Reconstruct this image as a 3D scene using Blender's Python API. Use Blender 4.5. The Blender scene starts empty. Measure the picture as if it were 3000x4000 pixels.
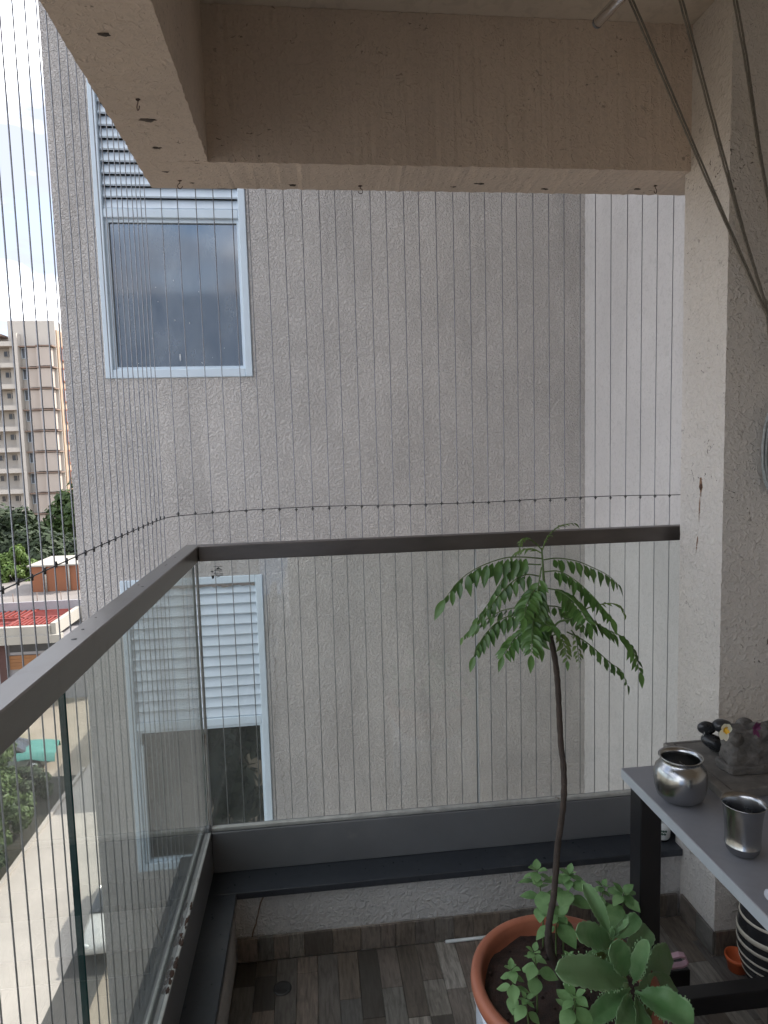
import bpy, math, random
from mathutils import Vector, Matrix, noise

# ------------------------------------------------------------------ camera, sky, sun
scene = bpy.context.scene
COL = scene.collection
EYE = Vector((0.0, 0.0, 1.5))
FOCAL = 2575.0                                   # focal length in pixels of a 3000 x 4000 frame
yaw, pitch, roll = (math.radians(a) for a in (6.2033, 5.3907, 1.5876))
fwd = Vector((math.sin(yaw) * math.cos(pitch), math.cos(yaw) * math.cos(pitch), -math.sin(pitch)))
r0 = Vector((math.cos(yaw), -math.sin(yaw), 0.0))
d0 = fwd.cross(r0)
rgt = r0 * math.cos(roll) + d0 * math.sin(roll)
dwn = d0 * math.cos(roll) - r0 * math.sin(roll)
cam_data = bpy.data.cameras.new('camera')
cam = bpy.data.objects.new('camera', cam_data)
COL.objects.link(cam)
cam_data.sensor_fit = 'HORIZONTAL'
cam_data.sensor_width = 36.0
cam_data.lens = 36.0 * FOCAL / 3000.0
cam_data.clip_start = 0.02
cam_data.clip_end = 2000.0
cam.matrix_world = Matrix(((rgt.x, -dwn.x, -fwd.x, EYE.x), (rgt.y, -dwn.y, -fwd.y, EYE.y),
                           (rgt.z, -dwn.z, -fwd.z, EYE.z), (0, 0, 0, 1)))
scene.camera = cam

SUN = Vector((0.66, 0.36, 0.72)).normalized()
world = bpy.data.worlds.new('World')
scene.world = world
world.use_nodes = True
wn, wl = world.node_tree.nodes, world.node_tree.links
wn.clear()
w_out = wn.new('ShaderNodeOutputWorld')
w_sky = wn.new('ShaderNodeTexSky')
w_sky.sky_type = 'NISHITA'
w_sky.sun_disc = False
w_sky.sun_elevation = math.asin(SUN.z)
w_sky.sun_rotation = math.atan2(SUN.x, SUN.y)
w_sky.dust_density = 2.0
w_bg = wn.new('ShaderNodeBackground')
w_bg.inputs['Strength'].default_value = 0.15
w_cl = wn.new('ShaderNodeBackground')
w_cl.inputs['Color'].default_value = (0.96, 0.985, 1.03, 1)
w_cl.inputs['Strength'].default_value = 1.75
w_tc = wn.new('ShaderNodeTexCoord')
w_map = wn.new('ShaderNodeMapping')
w_map.inputs['Scale'].default_value = (1.0, 1.0, 2.6)
w_noise = wn.new('ShaderNodeTexNoise')
w_noise.inputs['Scale'].default_value = 2.6
w_noise.inputs['Detail'].default_value = 7.0
w_noise.inputs['Roughness'].default_value = 0.6
w_ramp = wn.new('ShaderNodeValToRGB')
w_ramp.color_ramp.elements[0].position = 0.34
w_ramp.color_ramp.elements[1].position = 0.5
w_n2 = wn.new('ShaderNodeTexNoise')
w_n2.inputs['Scale'].default_value = 4.0
w_n2.inputs['Detail'].default_value = 6.0
w_r2 = wn.new('ShaderNodeValToRGB')
w_r2.color_ramp.elements[0].position = 0.46
w_r2.color_ramp.elements[0].color = (0.165, 0.178, 0.215, 1)
w_r2.color_ramp.elements[1].position = 0.64
w_r2.color_ramp.elements[1].color = (0.98, 0.985, 1.0, 1)
wl.new(w_map.outputs['Vector'], w_n2.inputs['Vector'])
wl.new(w_n2.outputs['Fac'], w_r2.inputs['Fac'])
wl.new(w_r2.outputs['Color'], w_cl.inputs['Color'])
w_mix = wn.new('ShaderNodeMixShader')
wl.new(w_tc.outputs['Generated'], w_map.inputs['Vector'])
wl.new(w_map.outputs['Vector'], w_noise.inputs['Vector'])
wl.new(w_noise.outputs['Fac'], w_ramp.inputs['Fac'])
wl.new(w_sky.outputs['Color'], w_bg.inputs['Color'])
wl.new(w_ramp.outputs['Color'], w_mix.inputs['Fac'])
wl.new(w_bg.outputs['Background'], w_mix.inputs[1])
wl.new(w_cl.outputs['Background'], w_mix.inputs[2])
wl.new(w_mix.outputs['Shader'], w_out.inputs['Surface'])

sun_data = bpy.data.lights.new('sun', 'SUN')
sun_data.energy = 2.3
sun_data.angle = math.radians(0.5)
sun_data.color = (1.0, 0.94, 0.86)
sun = bpy.data.objects.new('sun', sun_data)
COL.objects.link(sun)
sun.rotation_euler = (-SUN).to_track_quat('-Z', 'Y').to_euler()
sun.location = (0, 0, 60)

scene.view_settings.view_transform = 'Standard'
scene.view_settings.look = 'None'
scene.view_settings.gamma = 1.0
scene.view_settings.use_curve_mapping = False
scene.view_settings.exposure = 1.62
scene.render.engine = 'CYCLES'
scene.cycles.max_bounces = 10
scene.cycles.diffuse_bounces = 5
scene.cycles.glossy_bounces = 5
scene.cycles.transparent_max_bounces = 40
scene.cycles.caustics_reflective = False
scene.cycles.sample_clamp_indirect = 6.0
scene.cycles.use_denoising = True

rng = random.Random(7)


def at(px, py, y):
    """The point on the upright plane Y = y that the photograph shows at pixel (px, py)."""
    v = rgt * (px - 1500.0) + dwn * (py - 2000.0) + fwd * FOCAL
    return EYE + v * (y / v.y)


# ------------------------------------------------------------------ mesh helpers
WM = {}                                          # world matrix of every object


class MB:
    def __init__(self):
        self.v, self.f, self.m, self.s = [], [], [], []

    def add(self, vs, fs, mi=0, smooth=False):
        o = len(self.v)
        self.v += [tuple(p) for p in vs]
        for f in fs:
            self.f.append(tuple(i + o for i in f))
            self.m.append(mi)
            self.s.append(smooth)
        return self

    def box(self, a, b, mi=0):
        (x0, y0, z0), (x1, y1, z1) = a, b
        return self.add([(x0, y0, z0), (x1, y0, z0), (x1, y1, z0), (x0, y1, z0),
                         (x0, y0, z1), (x1, y0, z1), (x1, y1, z1), (x0, y1, z1)],
                        [(0, 3, 2, 1), (4, 5, 6, 7), (0, 1, 5, 4), (1, 2, 6, 5), (2, 3, 7, 6), (3, 0, 4, 7)], mi)

    def bbox(self, a, b, bev=0.003, mi=0):
        """a box with bevelled edges"""
        (x0, y0, z0), (x1, y1, z1) = a, b
        vs, idx = [], {}
        for sx in (0, 1):
            for sy in (0, 1):
                for sz in (0, 1):
                    c = Vector(((x0, x1)[sx], (y0, y1)[sy], (z0, z1)[sz]))
                    d = Vector((1 - 2 * sx, 1 - 2 * sy, 1 - 2 * sz)) * bev
                    for ax in range(3):
                        p = c + Vector([0 if k == ax else d[k] for k in range(3)])
                        idx[(sx, sy, sz, ax)] = len(vs)
                        vs.append(p)
        g = lambda *k: idx[k]
        fs = [(g(0, 0, 0, 0), g(0, 0, 1, 0), g(0, 1, 1, 0), g(0, 1, 0, 0)), (g(1, 0, 0, 0), g(1, 1, 0, 0), g(1, 1, 1, 0), g(1, 0, 1, 0)),
              (g(0, 0, 0, 1), g(1, 0, 0, 1), g(1, 0, 1, 1), g(0, 0, 1, 1)), (g(0, 1, 0, 1), g(0, 1, 1, 1), g(1, 1, 1, 1), g(1, 1, 0, 1)),
              (g(0, 0, 0, 2), g(0, 1, 0, 2), g(1, 1, 0, 2), g(1, 0, 0, 2)), (g(0, 0, 1, 2), g(1, 0, 1, 2), g(1, 1, 1, 2), g(0, 1, 1, 2))]
        ctr = (Vector(a) + Vector(b)) / 2
        ex = []
        for s in (0, 1):
            for t in (0, 1):
                ex.append((g(s, t, 0, 0), g(s, t, 1, 0), g(s, t, 1, 1), g(s, t, 0, 1)))
                ex.append((g(s, 0, t, 0), g(s, 1, t, 0), g(s, 1, t, 2), g(s, 0, t, 2)))
                ex.append((g(0, s, t, 1), g(1, s, t, 1), g(1, s, t, 2), g(0, s, t, 2)))
                for u in (0, 1):
                    ex.append((g(s, t, u, 0), g(s, t, u, 1), g(s, t, u, 2)))
        for f in ex:
            n = (vs[f[1]] - vs[f[0]]).cross(vs[f[2]] - vs[f[0]])
            c = sum((vs[i] for i in f), Vector()) / len(f) - ctr
            fs.append(f if n.dot(c) > 0 else f[::-1])
        return self.add(vs, fs, mi)

    def tube(self, pts, rad, n=8, mi=0, cap=True):
        pts = [Vector(p) for p in pts]
        if not hasattr(rad, '__len__'):
            rad = [rad] * len(pts)
        vs, fs = [], []
        up = None
        for i, p in enumerate(pts):
            t = (pts[min(i + 1, len(pts) - 1)] - pts[max(i - 1, 0)]).normalized()
            if up is None:
                up = t.orthogonal().normalized()
            up = (up - t * up.dot(t))
            up = up.normalized() if up.length > 1e-6 else t.orthogonal().normalized()
            b = t.cross(up)
            for k in range(n):
                a = 2 * math.pi * k / n
                vs.append(p + (up * math.cos(a) + b * math.sin(a)) * rad[i])
        for i in range(len(pts) - 1):
            for k in range(n):
                k2 = (k + 1) % n
                fs.append((i * n + k, i * n + k2, (i + 1) * n + k2, (i + 1) * n + k))
        if cap:
            fs.append(tuple(range(n))[::-1])
            fs.append(tuple((len(pts) - 1) * n + k for k in range(n)))
        return self.add(vs, fs, mi, True)

    def lathe(self, c, prof, n=32, mi=0, smooth=True):
        """prof: (radius, z) pairs"""
        vs, fs = [], []
        c = Vector(c)
        for r, z in prof:
            for k in range(n):
                a = 2 * math.pi * k / n
                vs.append(c + Vector((r * math.cos(a), r * math.sin(a), z)))
        for i in range(len(prof) - 1):
            for k in range(n):
                k2 = (k + 1) % n
                fs.append((i * n + k, i * n + k2, (i + 1) * n + k2, (i + 1) * n + k))
        return self.add(vs, fs, mi, smooth)

    def blob(self, c, r, n=12, rough=0.0, seed=0, mi=0, rot=None):
        vs, fs = [], []
        c = Vector(c)
        for i in range(n + 1):
            th = math.pi * i / n
            for k in range(2 * n):
                ph = math.pi * k / n
                d = Vector((math.sin(th) * math.cos(ph), math.sin(th) * math.sin(ph), math.cos(th)))
                s = 1 + rough * noise.noise(d * 1.7 + Vector((seed, seed * 2, 0)))
                p = Vector((d.x * r[0], d.y * r[1], d.z * r[2])) * s
                if rot is not None:
                    p = rot @ p
                vs.append(c + p)
        m = 2 * n
        for i in range(n):
            for k in range(m):
                k2 = (k + 1) % m
                fs.append((i * m + k, (i + 1) * m + k, (i + 1) * m + k2, i * m + k2))
        return self.add(vs, fs, mi, True)

    def mesh(self, name, mats):
        me = bpy.data.meshes.new(name)
        me.from_pydata(self.v, [], self.f)
        for m in (mats if isinstance(mats, (list, tuple)) else [mats]):
            me.materials.append(m)
        me.polygons.foreach_set('material_index', self.m)
        me.polygons.foreach_set('use_smooth', self.s)
        me.update()
        return me

    def build(self, name, mats, parent=None, W=None, **kw):
        return place(name, self.mesh(name, mats), parent, W, **kw)


def place(name, me, parent=None, W=None, kind=None, label=None, category=None, group=None):
    o = bpy.data.objects.new(name, me)
    COL.objects.link(o)
    W = W.copy() if W is not None else Matrix.Identity(4)
    WM[o] = W
    if parent is not None:
        o.parent = parent
        o.matrix_basis = WM[parent].inverted() @ W
    else:
        o.matrix_basis = W
    for k, v in (('kind', kind), ('label', label), ('category', category), ('group', group)):
        if v:
            o[k] = v
    return o


def thing(name, label, category, loc=(0, 0, 0), group=None):
    o = place(name, None, None, Matrix.Translation(Vector(loc)), label=label, category=category, group=group)
    o.empty_display_size = 0.1
    return o


def smooth_path(ps, n):
    """Catmull-Rom through ps"""
    ps = [Vector(p) for p in ps]
    q = [ps[0] * 2 - ps[1]] + ps + [ps[-1] * 2 - ps[-2]]
    out = []
    for i in range(1, len(q) - 2):
        for k in range(n):
            t = k / n
            a, b_, c_, d_ = q[i - 1], q[i], q[i + 1], q[i + 2]
            out.append(.5 * ((2 * b_) + (c_ - a) * t + (2 * a - 5 * b_ + 4 * c_ - d_) * t * t + (3 * b_ - a - 3 * c_ + d_) * t ** 3))
    out.append(ps[-1])
    return out


# ------------------------------------------------------------------ materials
def nodes_of(name):
    m = bpy.data.materials.new(name)
    m.use_nodes = True
    nt = m.node_tree
    return m, nt.nodes, nt.links, nt.nodes['Principled BSDF']


def ramp(n, l, src, stops):
    r = n.new('ShaderNodeValToRGB')
    els = r.color_ramp.elements
    while len(els) < len(stops):
        els.new(0.5)
    for e, (p, c) in zip(els, stops):
        e.position = p
        e.color = (c, c, c, 1) if not hasattr(c, '__len__') else (*c, 1)
    l.new(src, r.inputs['Fac'])
    return r.outputs['Color']


def tex(n, l, co, scale, detail=3.0, rough=0.55, dist=0.0, stretch=None):
    if stretch:
        mp = n.new('ShaderNodeMapping')
        mp.inputs['Scale'].default_value = stretch
        l.new(co, mp.inputs['Vector'])
        co = mp.outputs['Vector']
    t = n.new('ShaderNodeTexNoise')
    t.inputs['Scale'].default_value = scale
    t.inputs['Detail'].default_value = detail
    t.inputs['Roughness'].default_value = rough
    t.inputs['Distortion'].default_value = dist
    l.new(co, t.inputs['Vector'])
    return t.outputs['Fac']


def mixc(n, l, fac, a, b, mode='MIX'):
    x = n.new('ShaderNodeMix')
    x.data_type = 'RGBA'
    x.blend_type = mode
    for s, v in ((x.inputs[0], fac), (x.inputs[6], a), (x.inputs[7], b)):
        if hasattr(v, 'is_linked') or isinstance(v, bpy.types.NodeSocket):
            l.new(v, s)
        elif hasattr(v, '__len__'):
            s.default_value = (*v, 1)
        else:
            s.default_value = v
    return x.outputs[2]


def bump(n, l, bs, h, strength, dist):
    b = n.new('ShaderNodeBump')
    b.inputs['Strength'].default_value = strength
    b.inputs['Distance'].default_value = dist
    l.new(h, b.inputs['Height'])
    l.new(b.outputs['Normal'], bs.inputs['Normal'])


def stucco(name, col, scale=45.0, depth=0.006, strength=0.8, mottle=0.16, pits=0.0, stains=0.0, flat=(0.42, 0.6), rough=0.75):
    m, n, l, bs = nodes_of(name)
    pos = n.new('ShaderNodeNewGeometry').outputs['Position']
    big = tex(n, l, pos, 1.4, 5, 0.62)
    mid = tex(n, l, pos, 6.0, 4, 0.6)
    dark = tuple(c * (1 - mottle) for c in col)
    lite = tuple(min(1, c * (1 + mottle * 0.55)) for c in col)
    c = mixc(n, l, ramp(n, l, big, [(0.32, 0.0), (0.68, 1.0)]), dark, lite)
    c = mixc(n, l, ramp(n, l, mid, [(0.35, 0.0), (0.75, 0.35)]), c, tuple(x * 0.86 for x in col))
    worm = tex(n, l, pos, scale, 3, 0.5, 0.9)
    wr = ramp(n, l, worm, [(flat[0], 0.0), (flat[1], 1.0)])
    c = mixc(n, l, ramp(n, l, worm, [(0.36, 0.24), (0.47, 0.0)]), c, tuple(x * 0.55 for x in col))
    if pits:
        p = tex(n, l, pos, 52, 2, 0.5, 1.5)
        where = ramp(n, l, tex(n, l, pos, 5.0, 3), [(0.4, 0.0), (0.6, 1.0)])
        pm = ramp(n, l, p, [(0.29, pits), (0.345, 0.0)])
        mul = n.new('ShaderNodeMath')
        mul.operation = 'MULTIPLY'
        l.new(pm, mul.inputs[0])
        l.new(where, mul.inputs[1])
        c = mixc(n, l, mul.outputs[0], c, (0.09, 0.075, 0.06))
    if stains:
        s = tex(n, l, pos, 2.2, 6, 0.65, 0.4, (1.6, 1.6, 0.35))
        c = mixc(n, l, ramp(n, l, s, [(0.5, 0.0), (0.78, stains)]), c, tuple(x * 0.62 for x in col))
        s2 = tex(n, l, pos, 9.0, 4, 0.6, 0.2, (1.0, 1.0, 0.05))
        c = mixc(n, l, ramp(n, l, s2, [(0.56, 0.0), (0.8, stains * 0.5)]), c, tuple(x * 0.6 for x in col))
    l.new(c, bs.inputs['Base Color'])
    bs.inputs['Roughness'].default_value = rough
    fine = tex(n, l, pos, scale * 4, 2)
    ad = n.new('ShaderNodeMath')
    ad.operation = 'MULTIPLY_ADD'
    l.new(fine, ad.inputs[0])
    ad.inputs[1].default_value = 0.22
    l.new(wr, ad.inputs[2])
    bump(n, l, bs, ad.outputs[0], strength, depth)
    return m


def ragged(axis, a, b, amp, step=.012, seed=0):
    """a long cast or plastered member whose arrises wander a little"""
    m = MB()
    n = max(2, int((b[axis] - a[axis]) / step))
    o1, o2 = [k for k in range(3) if k != axis]
    vs, fs = [], []
    for i in range(n + 1):
        t = a[axis] + (b[axis] - a[axis]) * i / n
        for q, (u, v) in enumerate(((a[o1], a[o2]), (b[o1], a[o2]), (b[o1], b[o2]), (a[o1], b[o2]))):
            p = [0, 0, 0]
            p[axis] = t
            w_ = amp if 0 < i < n else 0
            nz = lambda f, k: noise.noise(Vector((t * f + seed * 7.3, q * 5.1, k)))
            p[o1] = u + w_ * (.8 * nz(38, 0) + .7 * nz(110, 2))
            p[o2] = v + w_ * (.8 * nz(38, 4) + .7 * nz(110, 6))
            vs.append(p)
    for i in range(n):
        for k in range(4):
            k2 = (k + 1) % 4
            f = (i * 4 + k, i * 4 + k2, i * 4 + 4 + k2, i * 4 + 4 + k)
            fs.append(f if axis != 1 else f[::-1])
    fs.append((3, 2, 1, 0))
    fs.append(tuple(n * 4 + k for k in range(4)))
    return m.add(vs, fs)


def plain(name, col, rough=0.5, metal=0.0, vary=0.12, scale=14.0, bumps=0.0, coat=0.0, spots=None, stretch=None):
    m, n, l, bs = nodes_of(name)
    co = n.new('ShaderNodeNewGeometry').outputs['Position']
    t = tex(n, l, co, scale, 5, 0.6, 0.2, stretch)
    c = mixc(n, l, ramp(n, l, t, [(0.3, 0.0), (0.7, 1.0)]), tuple(x * (1 - vary) for x in col), tuple(min(1, x * (1 + vary)) for x in col))
    if spots:
        sc, thr, amt, scol = spots
        c = mixc(n, l, ramp(n, l, tex(n, l, co, sc, 4, 0.6), [(thr, 0.0), (thr + 0.08, amt)]), c, scol)
    l.new(c, bs.inputs['Base Color'])
    bs.inputs['Metallic'].default_value = metal
    rr = ramp(n, l, t, [(0.25, max(0.02, rough * 0.8)), (0.75, min(1, rough * 1.2))])
    l.new(rr, bs.inputs['Roughness'])
    if coat:
        bs.inputs['Coat Weight'].default_value = coat
        bs.inputs['Coat Roughness'].default_value = 0.15
    if bumps:
        bump(n, l, bs, tex(n, l, co, scale * 5, 4, 0.6), 0.5, bumps)
    return m


def clear_glass(name, tint, refl=1.0, f0=0.045, dirt_haze=0.02, rough=0.0):
    """a pane face: what lies behind shows through, the surroundings mirror in it after Schlick"""
    m, n, l, bs = nodes_of(name)
    n.remove(bs)
    geo = n.new('ShaderNodeNewGeometry')
    dot = n.new('ShaderNodeVectorMath')
    dot.operation = 'DOT_PRODUCT'
    l.new(geo.outputs['Incoming'], dot.inputs[0])
    l.new(geo.outputs['Normal'], dot.inputs[1])

    def mt(op, a, b=None):
        k = n.new('ShaderNodeMath')
        k.operation = op
        k.use_clamp = op == 'MULTIPLY_ADD'
        for s, v in zip(k.inputs, (a, b) if b is not None else (a,)):
            if isinstance(v, float):
                s.default_value = v
            else:
                l.new(v, s)
        return k
    c = mt('ABSOLUTE', dot.outputs['Value'])
    i = mt('SUBTRACT', 1.0, c.outputs[0])
    p = mt('POWER', i.outputs[0], 5.0)
    f = mt('MULTIPLY_ADD', p.outputs[0], (1 - f0) * refl)
    f.inputs[2].default_value = f0
    tr = n.new('ShaderNodeBsdfTransparent')
    tr.inputs['Color'].default_value = (*tint, 1)
    gl = n.new('ShaderNodeBsdfGlossy')
    gl.inputs['Roughness'].default_value = rough
    gl.inputs['Color'].default_value = (1, 1, 1, 1)
    df = n.new('ShaderNodeBsdfDiffuse')
    df.inputs['Color'].default_value = (0.55, 0.58, 0.56, 1)
    mx0 = n.new('ShaderNodeMixShader')
    pos = geo.outputs['Position']
    d = ramp(n, l, tex(n, l, pos, 5.0, 6, 0.65, 0.3, (1, 1, 0.4)), [(0.35, dirt_haze * 0.4), (0.8, dirt_haze * 2.2)])
    l.new(d, mx0.inputs['Fac'])
    l.new(tr.outputs[0], mx0.inputs[1])
    l.new(df.outputs[0], mx0.inputs[2])
    mx = n.new('ShaderNodeMixShader')
    l.new(f.outputs[0], mx.inputs['Fac'])
    l.new(mx0.outputs[0], mx.inputs[1])
    l.new(gl.outputs[0], mx.inputs[2])
    l.new(mx.outputs[0], n['Material Output'].inputs['Surface'])
    return m


def leaf_mat(name, col, lite, rough=0.45, trans=0.25, scale=30.0, rand=0.5):
    m, n, l, bs = nodes_of(name)
    pos = n.new('ShaderNodeNewGeometry').outputs['Position']
    info = n.new('ShaderNodeObjectInfo').outputs['Random']
    t = tex(n, l, pos, scale, 4, 0.6)
    ad = n.new('ShaderNodeMath')
    ad.operation = 'MULTIPLY_ADD'
    l.new(info, ad.inputs[0])
    ad.inputs[1].default_value = rand
    l.new(t, ad.inputs[2])
    c = mixc(n, l, ramp(n, l, ad.outputs[0], [(0.35, 0.0), (0.5 + rand * 0.8, 1.0)]), col, lite)
    l.new(c, bs.inputs['Base Color'])
    bs.inputs['Roughness'].default_value = rough
    tl = n.new('ShaderNodeBsdfTranslucent')
    l.new(c, tl.inputs['Color'])
    mx = n.new('ShaderNodeMixShader')
    mx.inputs['Fac'].default_value = trans
    l.new(bs.outputs[0], mx.inputs[1])
    l.new(tl.outputs[0], mx.inputs[2])
    l.new(mx.outputs[0], n['Material Output'].inputs['Surface'])
    bump(n, l, bs, t, 0.25, 0.002)
    return m


M = {}
M['wall'] = stucco('wall_paint', (0.61, 0.578, 0.55), 76, 0.006, 0.95, 0.16, stains=0.75)
M['return'] = stucco('skylit_wall_paint', (0.6, 0.585, 0.575), 44, 0.005, 0.5, 0.09, stains=0.25, flat=(0.52, 0.7))  # wall paint toned paler and cooler for the skylight on the return face
M['beam'] = stucco('beam_paint', (0.585, 0.485, 0.4), 66, 0.0045, 0.55, 0.12, pits=0.75, stains=0.35, flat=(0.52, 0.72))  # tan base colour carries the warm bounced light on the beams
M['ceiling'] = stucco('ceiling_paint', (0.66, 0.585, 0.5), 25, 0.002, 0.3, 0.06)  # warm bounce light tinted into the ceiling colour too
M['pillar'] = stucco('pillar_paint', (0.61, 0.575, 0.535), 68, 0.0042, 0.65, 0.07, pits=0.95, flat=(0.48, 0.68))
M['kerb'] = stucco('kerb_paint', (0.56, 0.55, 0.54), 75, 0.005, 0.7, 0.14, pits=0.3, stains=0.4, flat=(0.45, 0.66))
M['granite'] = plain('black_granite', (0.036, 0.041, 0.05), 0.32, 0, 0.14, 60, 0, spots=(5, 0.6, 0.35, (0.075, 0.08, 0.085)))
M['shoe'] = plain('grey_powder_coat', (0.17, 0.175, 0.185), 0.42, 0.2, 0.1, 5, spots=(7, 0.64, 0.5, (0.24, 0.24, 0.23)))
M['bead'] = plain('aluminium_bead', (0.48, 0.48, 0.46), 0.45, 0.35, 0.18, 30, spots=(22, 0.62, 0.8, (0.2, 0.15, 0.11)))
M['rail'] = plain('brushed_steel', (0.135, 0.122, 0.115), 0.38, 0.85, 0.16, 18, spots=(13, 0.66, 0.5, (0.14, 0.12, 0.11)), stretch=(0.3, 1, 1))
M['rail_left'] = plain('worn_skylit_steel', (0.24, 0.225, 0.21), 0.36, 0.8, 0.16, 18, spots=(11, 0.62, 0.45, (0.2, 0.18, 0.16)), stretch=(1, 0.3, 1))  # same steel as the back rail, lightened for the sky it reflects
M['glass'] = clear_glass('clear_glass', (0.945, 0.962, 0.948), dirt_haze=0.045)
M['sky_haze'] = clear_glass('sky_haze_glass', (0.915, 0.948, 0.928), dirt_haze=0.13)  # milky sky reflection put in as extra diffuse haze
M['edge'] = plain('green_glass_edge', (0.02, 0.055, 0.055), 0.12, 0, 0.2, 20)
M['pane'] = clear_glass('tinted_pane', (0.11, 0.125, 0.14), f0=0.165, dirt_haze=0.13, rough=0.06)  # raised diffuse haze lightens the pane in place of reflected sky
M['pane_clear'] = clear_glass('dark_clear_pane', (0.1, 0.11, 0.115), f0=0.12, dirt_haze=0.05)
M['frame'] = plain('white_powder_coat', (0.58, 0.67, 0.74), 0.42, 0, 0.05, 6, spots=(14, 0.7, 0.4, (0.4, 0.4, 0.38)))
M['slat'] = plain('white_slat', (0.58, 0.66, 0.73), 0.4, 0, 0.05, 5, spots=(9, 0.66, 0.35, (0.42, 0.42, 0.4)))
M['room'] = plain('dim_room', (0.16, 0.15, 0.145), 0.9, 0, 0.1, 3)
M['cable'] = plain('nylon_coated_cable', (0.26, 0.27, 0.29), 0.4, 0.3, 0.1, 40)
M['clip'] = plain('dark_clip', (0.05, 0.05, 0.05), 0.4, 0.3, 0.1, 40)
M['steel'] = plain('polished_steel', (0.43, 0.44, 0.45), 0.24, 1.0, 0.06, 20, spots=(35, 0.6, 0.3, (0.36, 0.34, 0.31)))
M['chrome'] = plain('chrome', (0.75, 0.75, 0.75), 0.2, 1.0, 0.03, 10)
M['rope'] = plain('grey_rope', (0.17, 0.155, 0.13), 0.85, 0, 0.3, 180, 0.001)
M['hank'] = plain('pale_rope', (0.3, 0.32, 0.32), 0.8, 0, 0.25, 150, 0.001)
M['rust'] = plain('rust', (0.06, 0.032, 0.022), 0.9, 0, 0.5, 120, 0.001)
M['chip'] = plain('chipped_plaster', (0.075, 0.06, 0.05), 0.95, 0, 0.4, 90, 0.001)
M['table_top'] = plain('grey_laminate', (0.23, 0.235, 0.255), 0.4, 0, 0.06, 60)
M['table_edge'] = plain('pale_edge_band', (0.34, 0.37, 0.4), 0.4, 0, 0.05, 30)
M['table_leg'] = plain('black_coat', (0.012, 0.012, 0.014), 0.35, 0.2, 0.1, 20)
M['stone'] = plain('grey_stone', (0.155, 0.145, 0.13), 0.7, 0, 0.35, 26, 0.004, spots=(10, 0.6, 0.6, (0.22, 0.2, 0.16)))
M['carved'] = plain('carved_stone', (0.105, 0.098, 0.09), 0.75, 0, 0.45, 30, 0.01)
M['pebble'] = plain('black_stone', (0.028, 0.03, 0.034), 0.28, 0, 0.3, 20)
M['terracotta'] = plain('terracotta_plastic', (0.34, 0.115, 0.065), 0.45, 0, 0.15, 12, spots=(7, 0.62, 0.4, (0.24, 0.09, 0.06)))
M['soil'] = plain('dark_soil', (0.036, 0.02, 0.016), 0.95, 0, 0.55, 60, 0.012, spots=(45, 0.68, 0.7, (0.17, 0.12, 0.1)))
M['white'] = plain('white_plastic', (0.62, 0.66, 0.74), 0.35, 0, 0.04, 8)
M['bark'] = plain('grey_bark', (0.045, 0.033, 0.027), 0.85, 0, 0.4, 60, 0.004, spots=(90, 0.66, 0.6, (0.2, 0.17, 0.14)))
M['green_stem'] = plain('green_stem', (0.09, 0.14, 0.045), 0.6, 0, 0.25, 60)
M['curry'] = leaf_mat('curry_leaf', (0.035, 0.09, 0.02), (0.1, 0.2, 0.05), 0.33, 0.22, 40, 0.5)
M['young'] = leaf_mat('young_leaf', (0.07, 0.13, 0.03), (0.13, 0.2, 0.05), 0.5, 0.25, 40, 0.4)
M['herb'] = leaf_mat('herb_leaf', (0.1, 0.21, 0.065), (0.19, 0.33, 0.13), 0.6, 0.22, 50, 0.4)
M['kal'] = leaf_mat('fleshy_leaf', (0.12, 0.28, 0.095), (0.24, 0.4, 0.19), 0.4, 0.22, 24, 0.35)
M['kal_edge'] = leaf_mat('fleshy_leaf_edge', (0.15, 0.31, 0.13), (0.27, 0.42, 0.22), 0.45, 0.15, 40, 0.2)
M['kal_old'] = leaf_mat('yellowing_leaf', (0.13, 0.16, 0.05), (0.25, 0.24, 0.08), 0.55, 0.15, 24, 0.3)
M['stripe'] = plain('cream_glaze', (0.5, 0.46, 0.38), 0.3, 0, 0.08, 20)
M['black_glaze'] = plain('black_glaze', (0.02, 0.02, 0.022), 0.25, 0, 0.2, 20)
M['pink'] = plain('pink_plastic', (0.48, 0.3, 0.36), 0.4, 0, 0.06, 20)
M['ceramic'] = plain('white_ceramic', (0.62, 0.64, 0.64), 0.2, 0, 0.04, 20)
M['green_print'] = plain('green_print', (0.03, 0.08, 0.06), 0.3, 0, 0.2, 40)
M['ink'] = plain('black_ink', (0.015, 0.017, 0.02), 0.5, 0, 0.1, 40)
M['petal_white'] = leaf_mat('cream_petal', (0.7, 0.68, 0.5), (0.8, 0.78, 0.7), 0.6, 0.3, 30, 0.3)
M['petal_yellow'] = plain('yellow_petal', (0.75, 0.45, 0.03), 0.6, 0, 0.2, 60)
M['petal_purple'] = leaf_mat('purple_petal', (0.055, 0.01, 0.035), (0.13, 0.025, 0.085), 0.5, 0.25, 40, 0.3)
M['base_floor'] = plain('floor_tile', (0.34, 0.3, 0.26), 0.5, 0, 0.3, 9)


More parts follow.
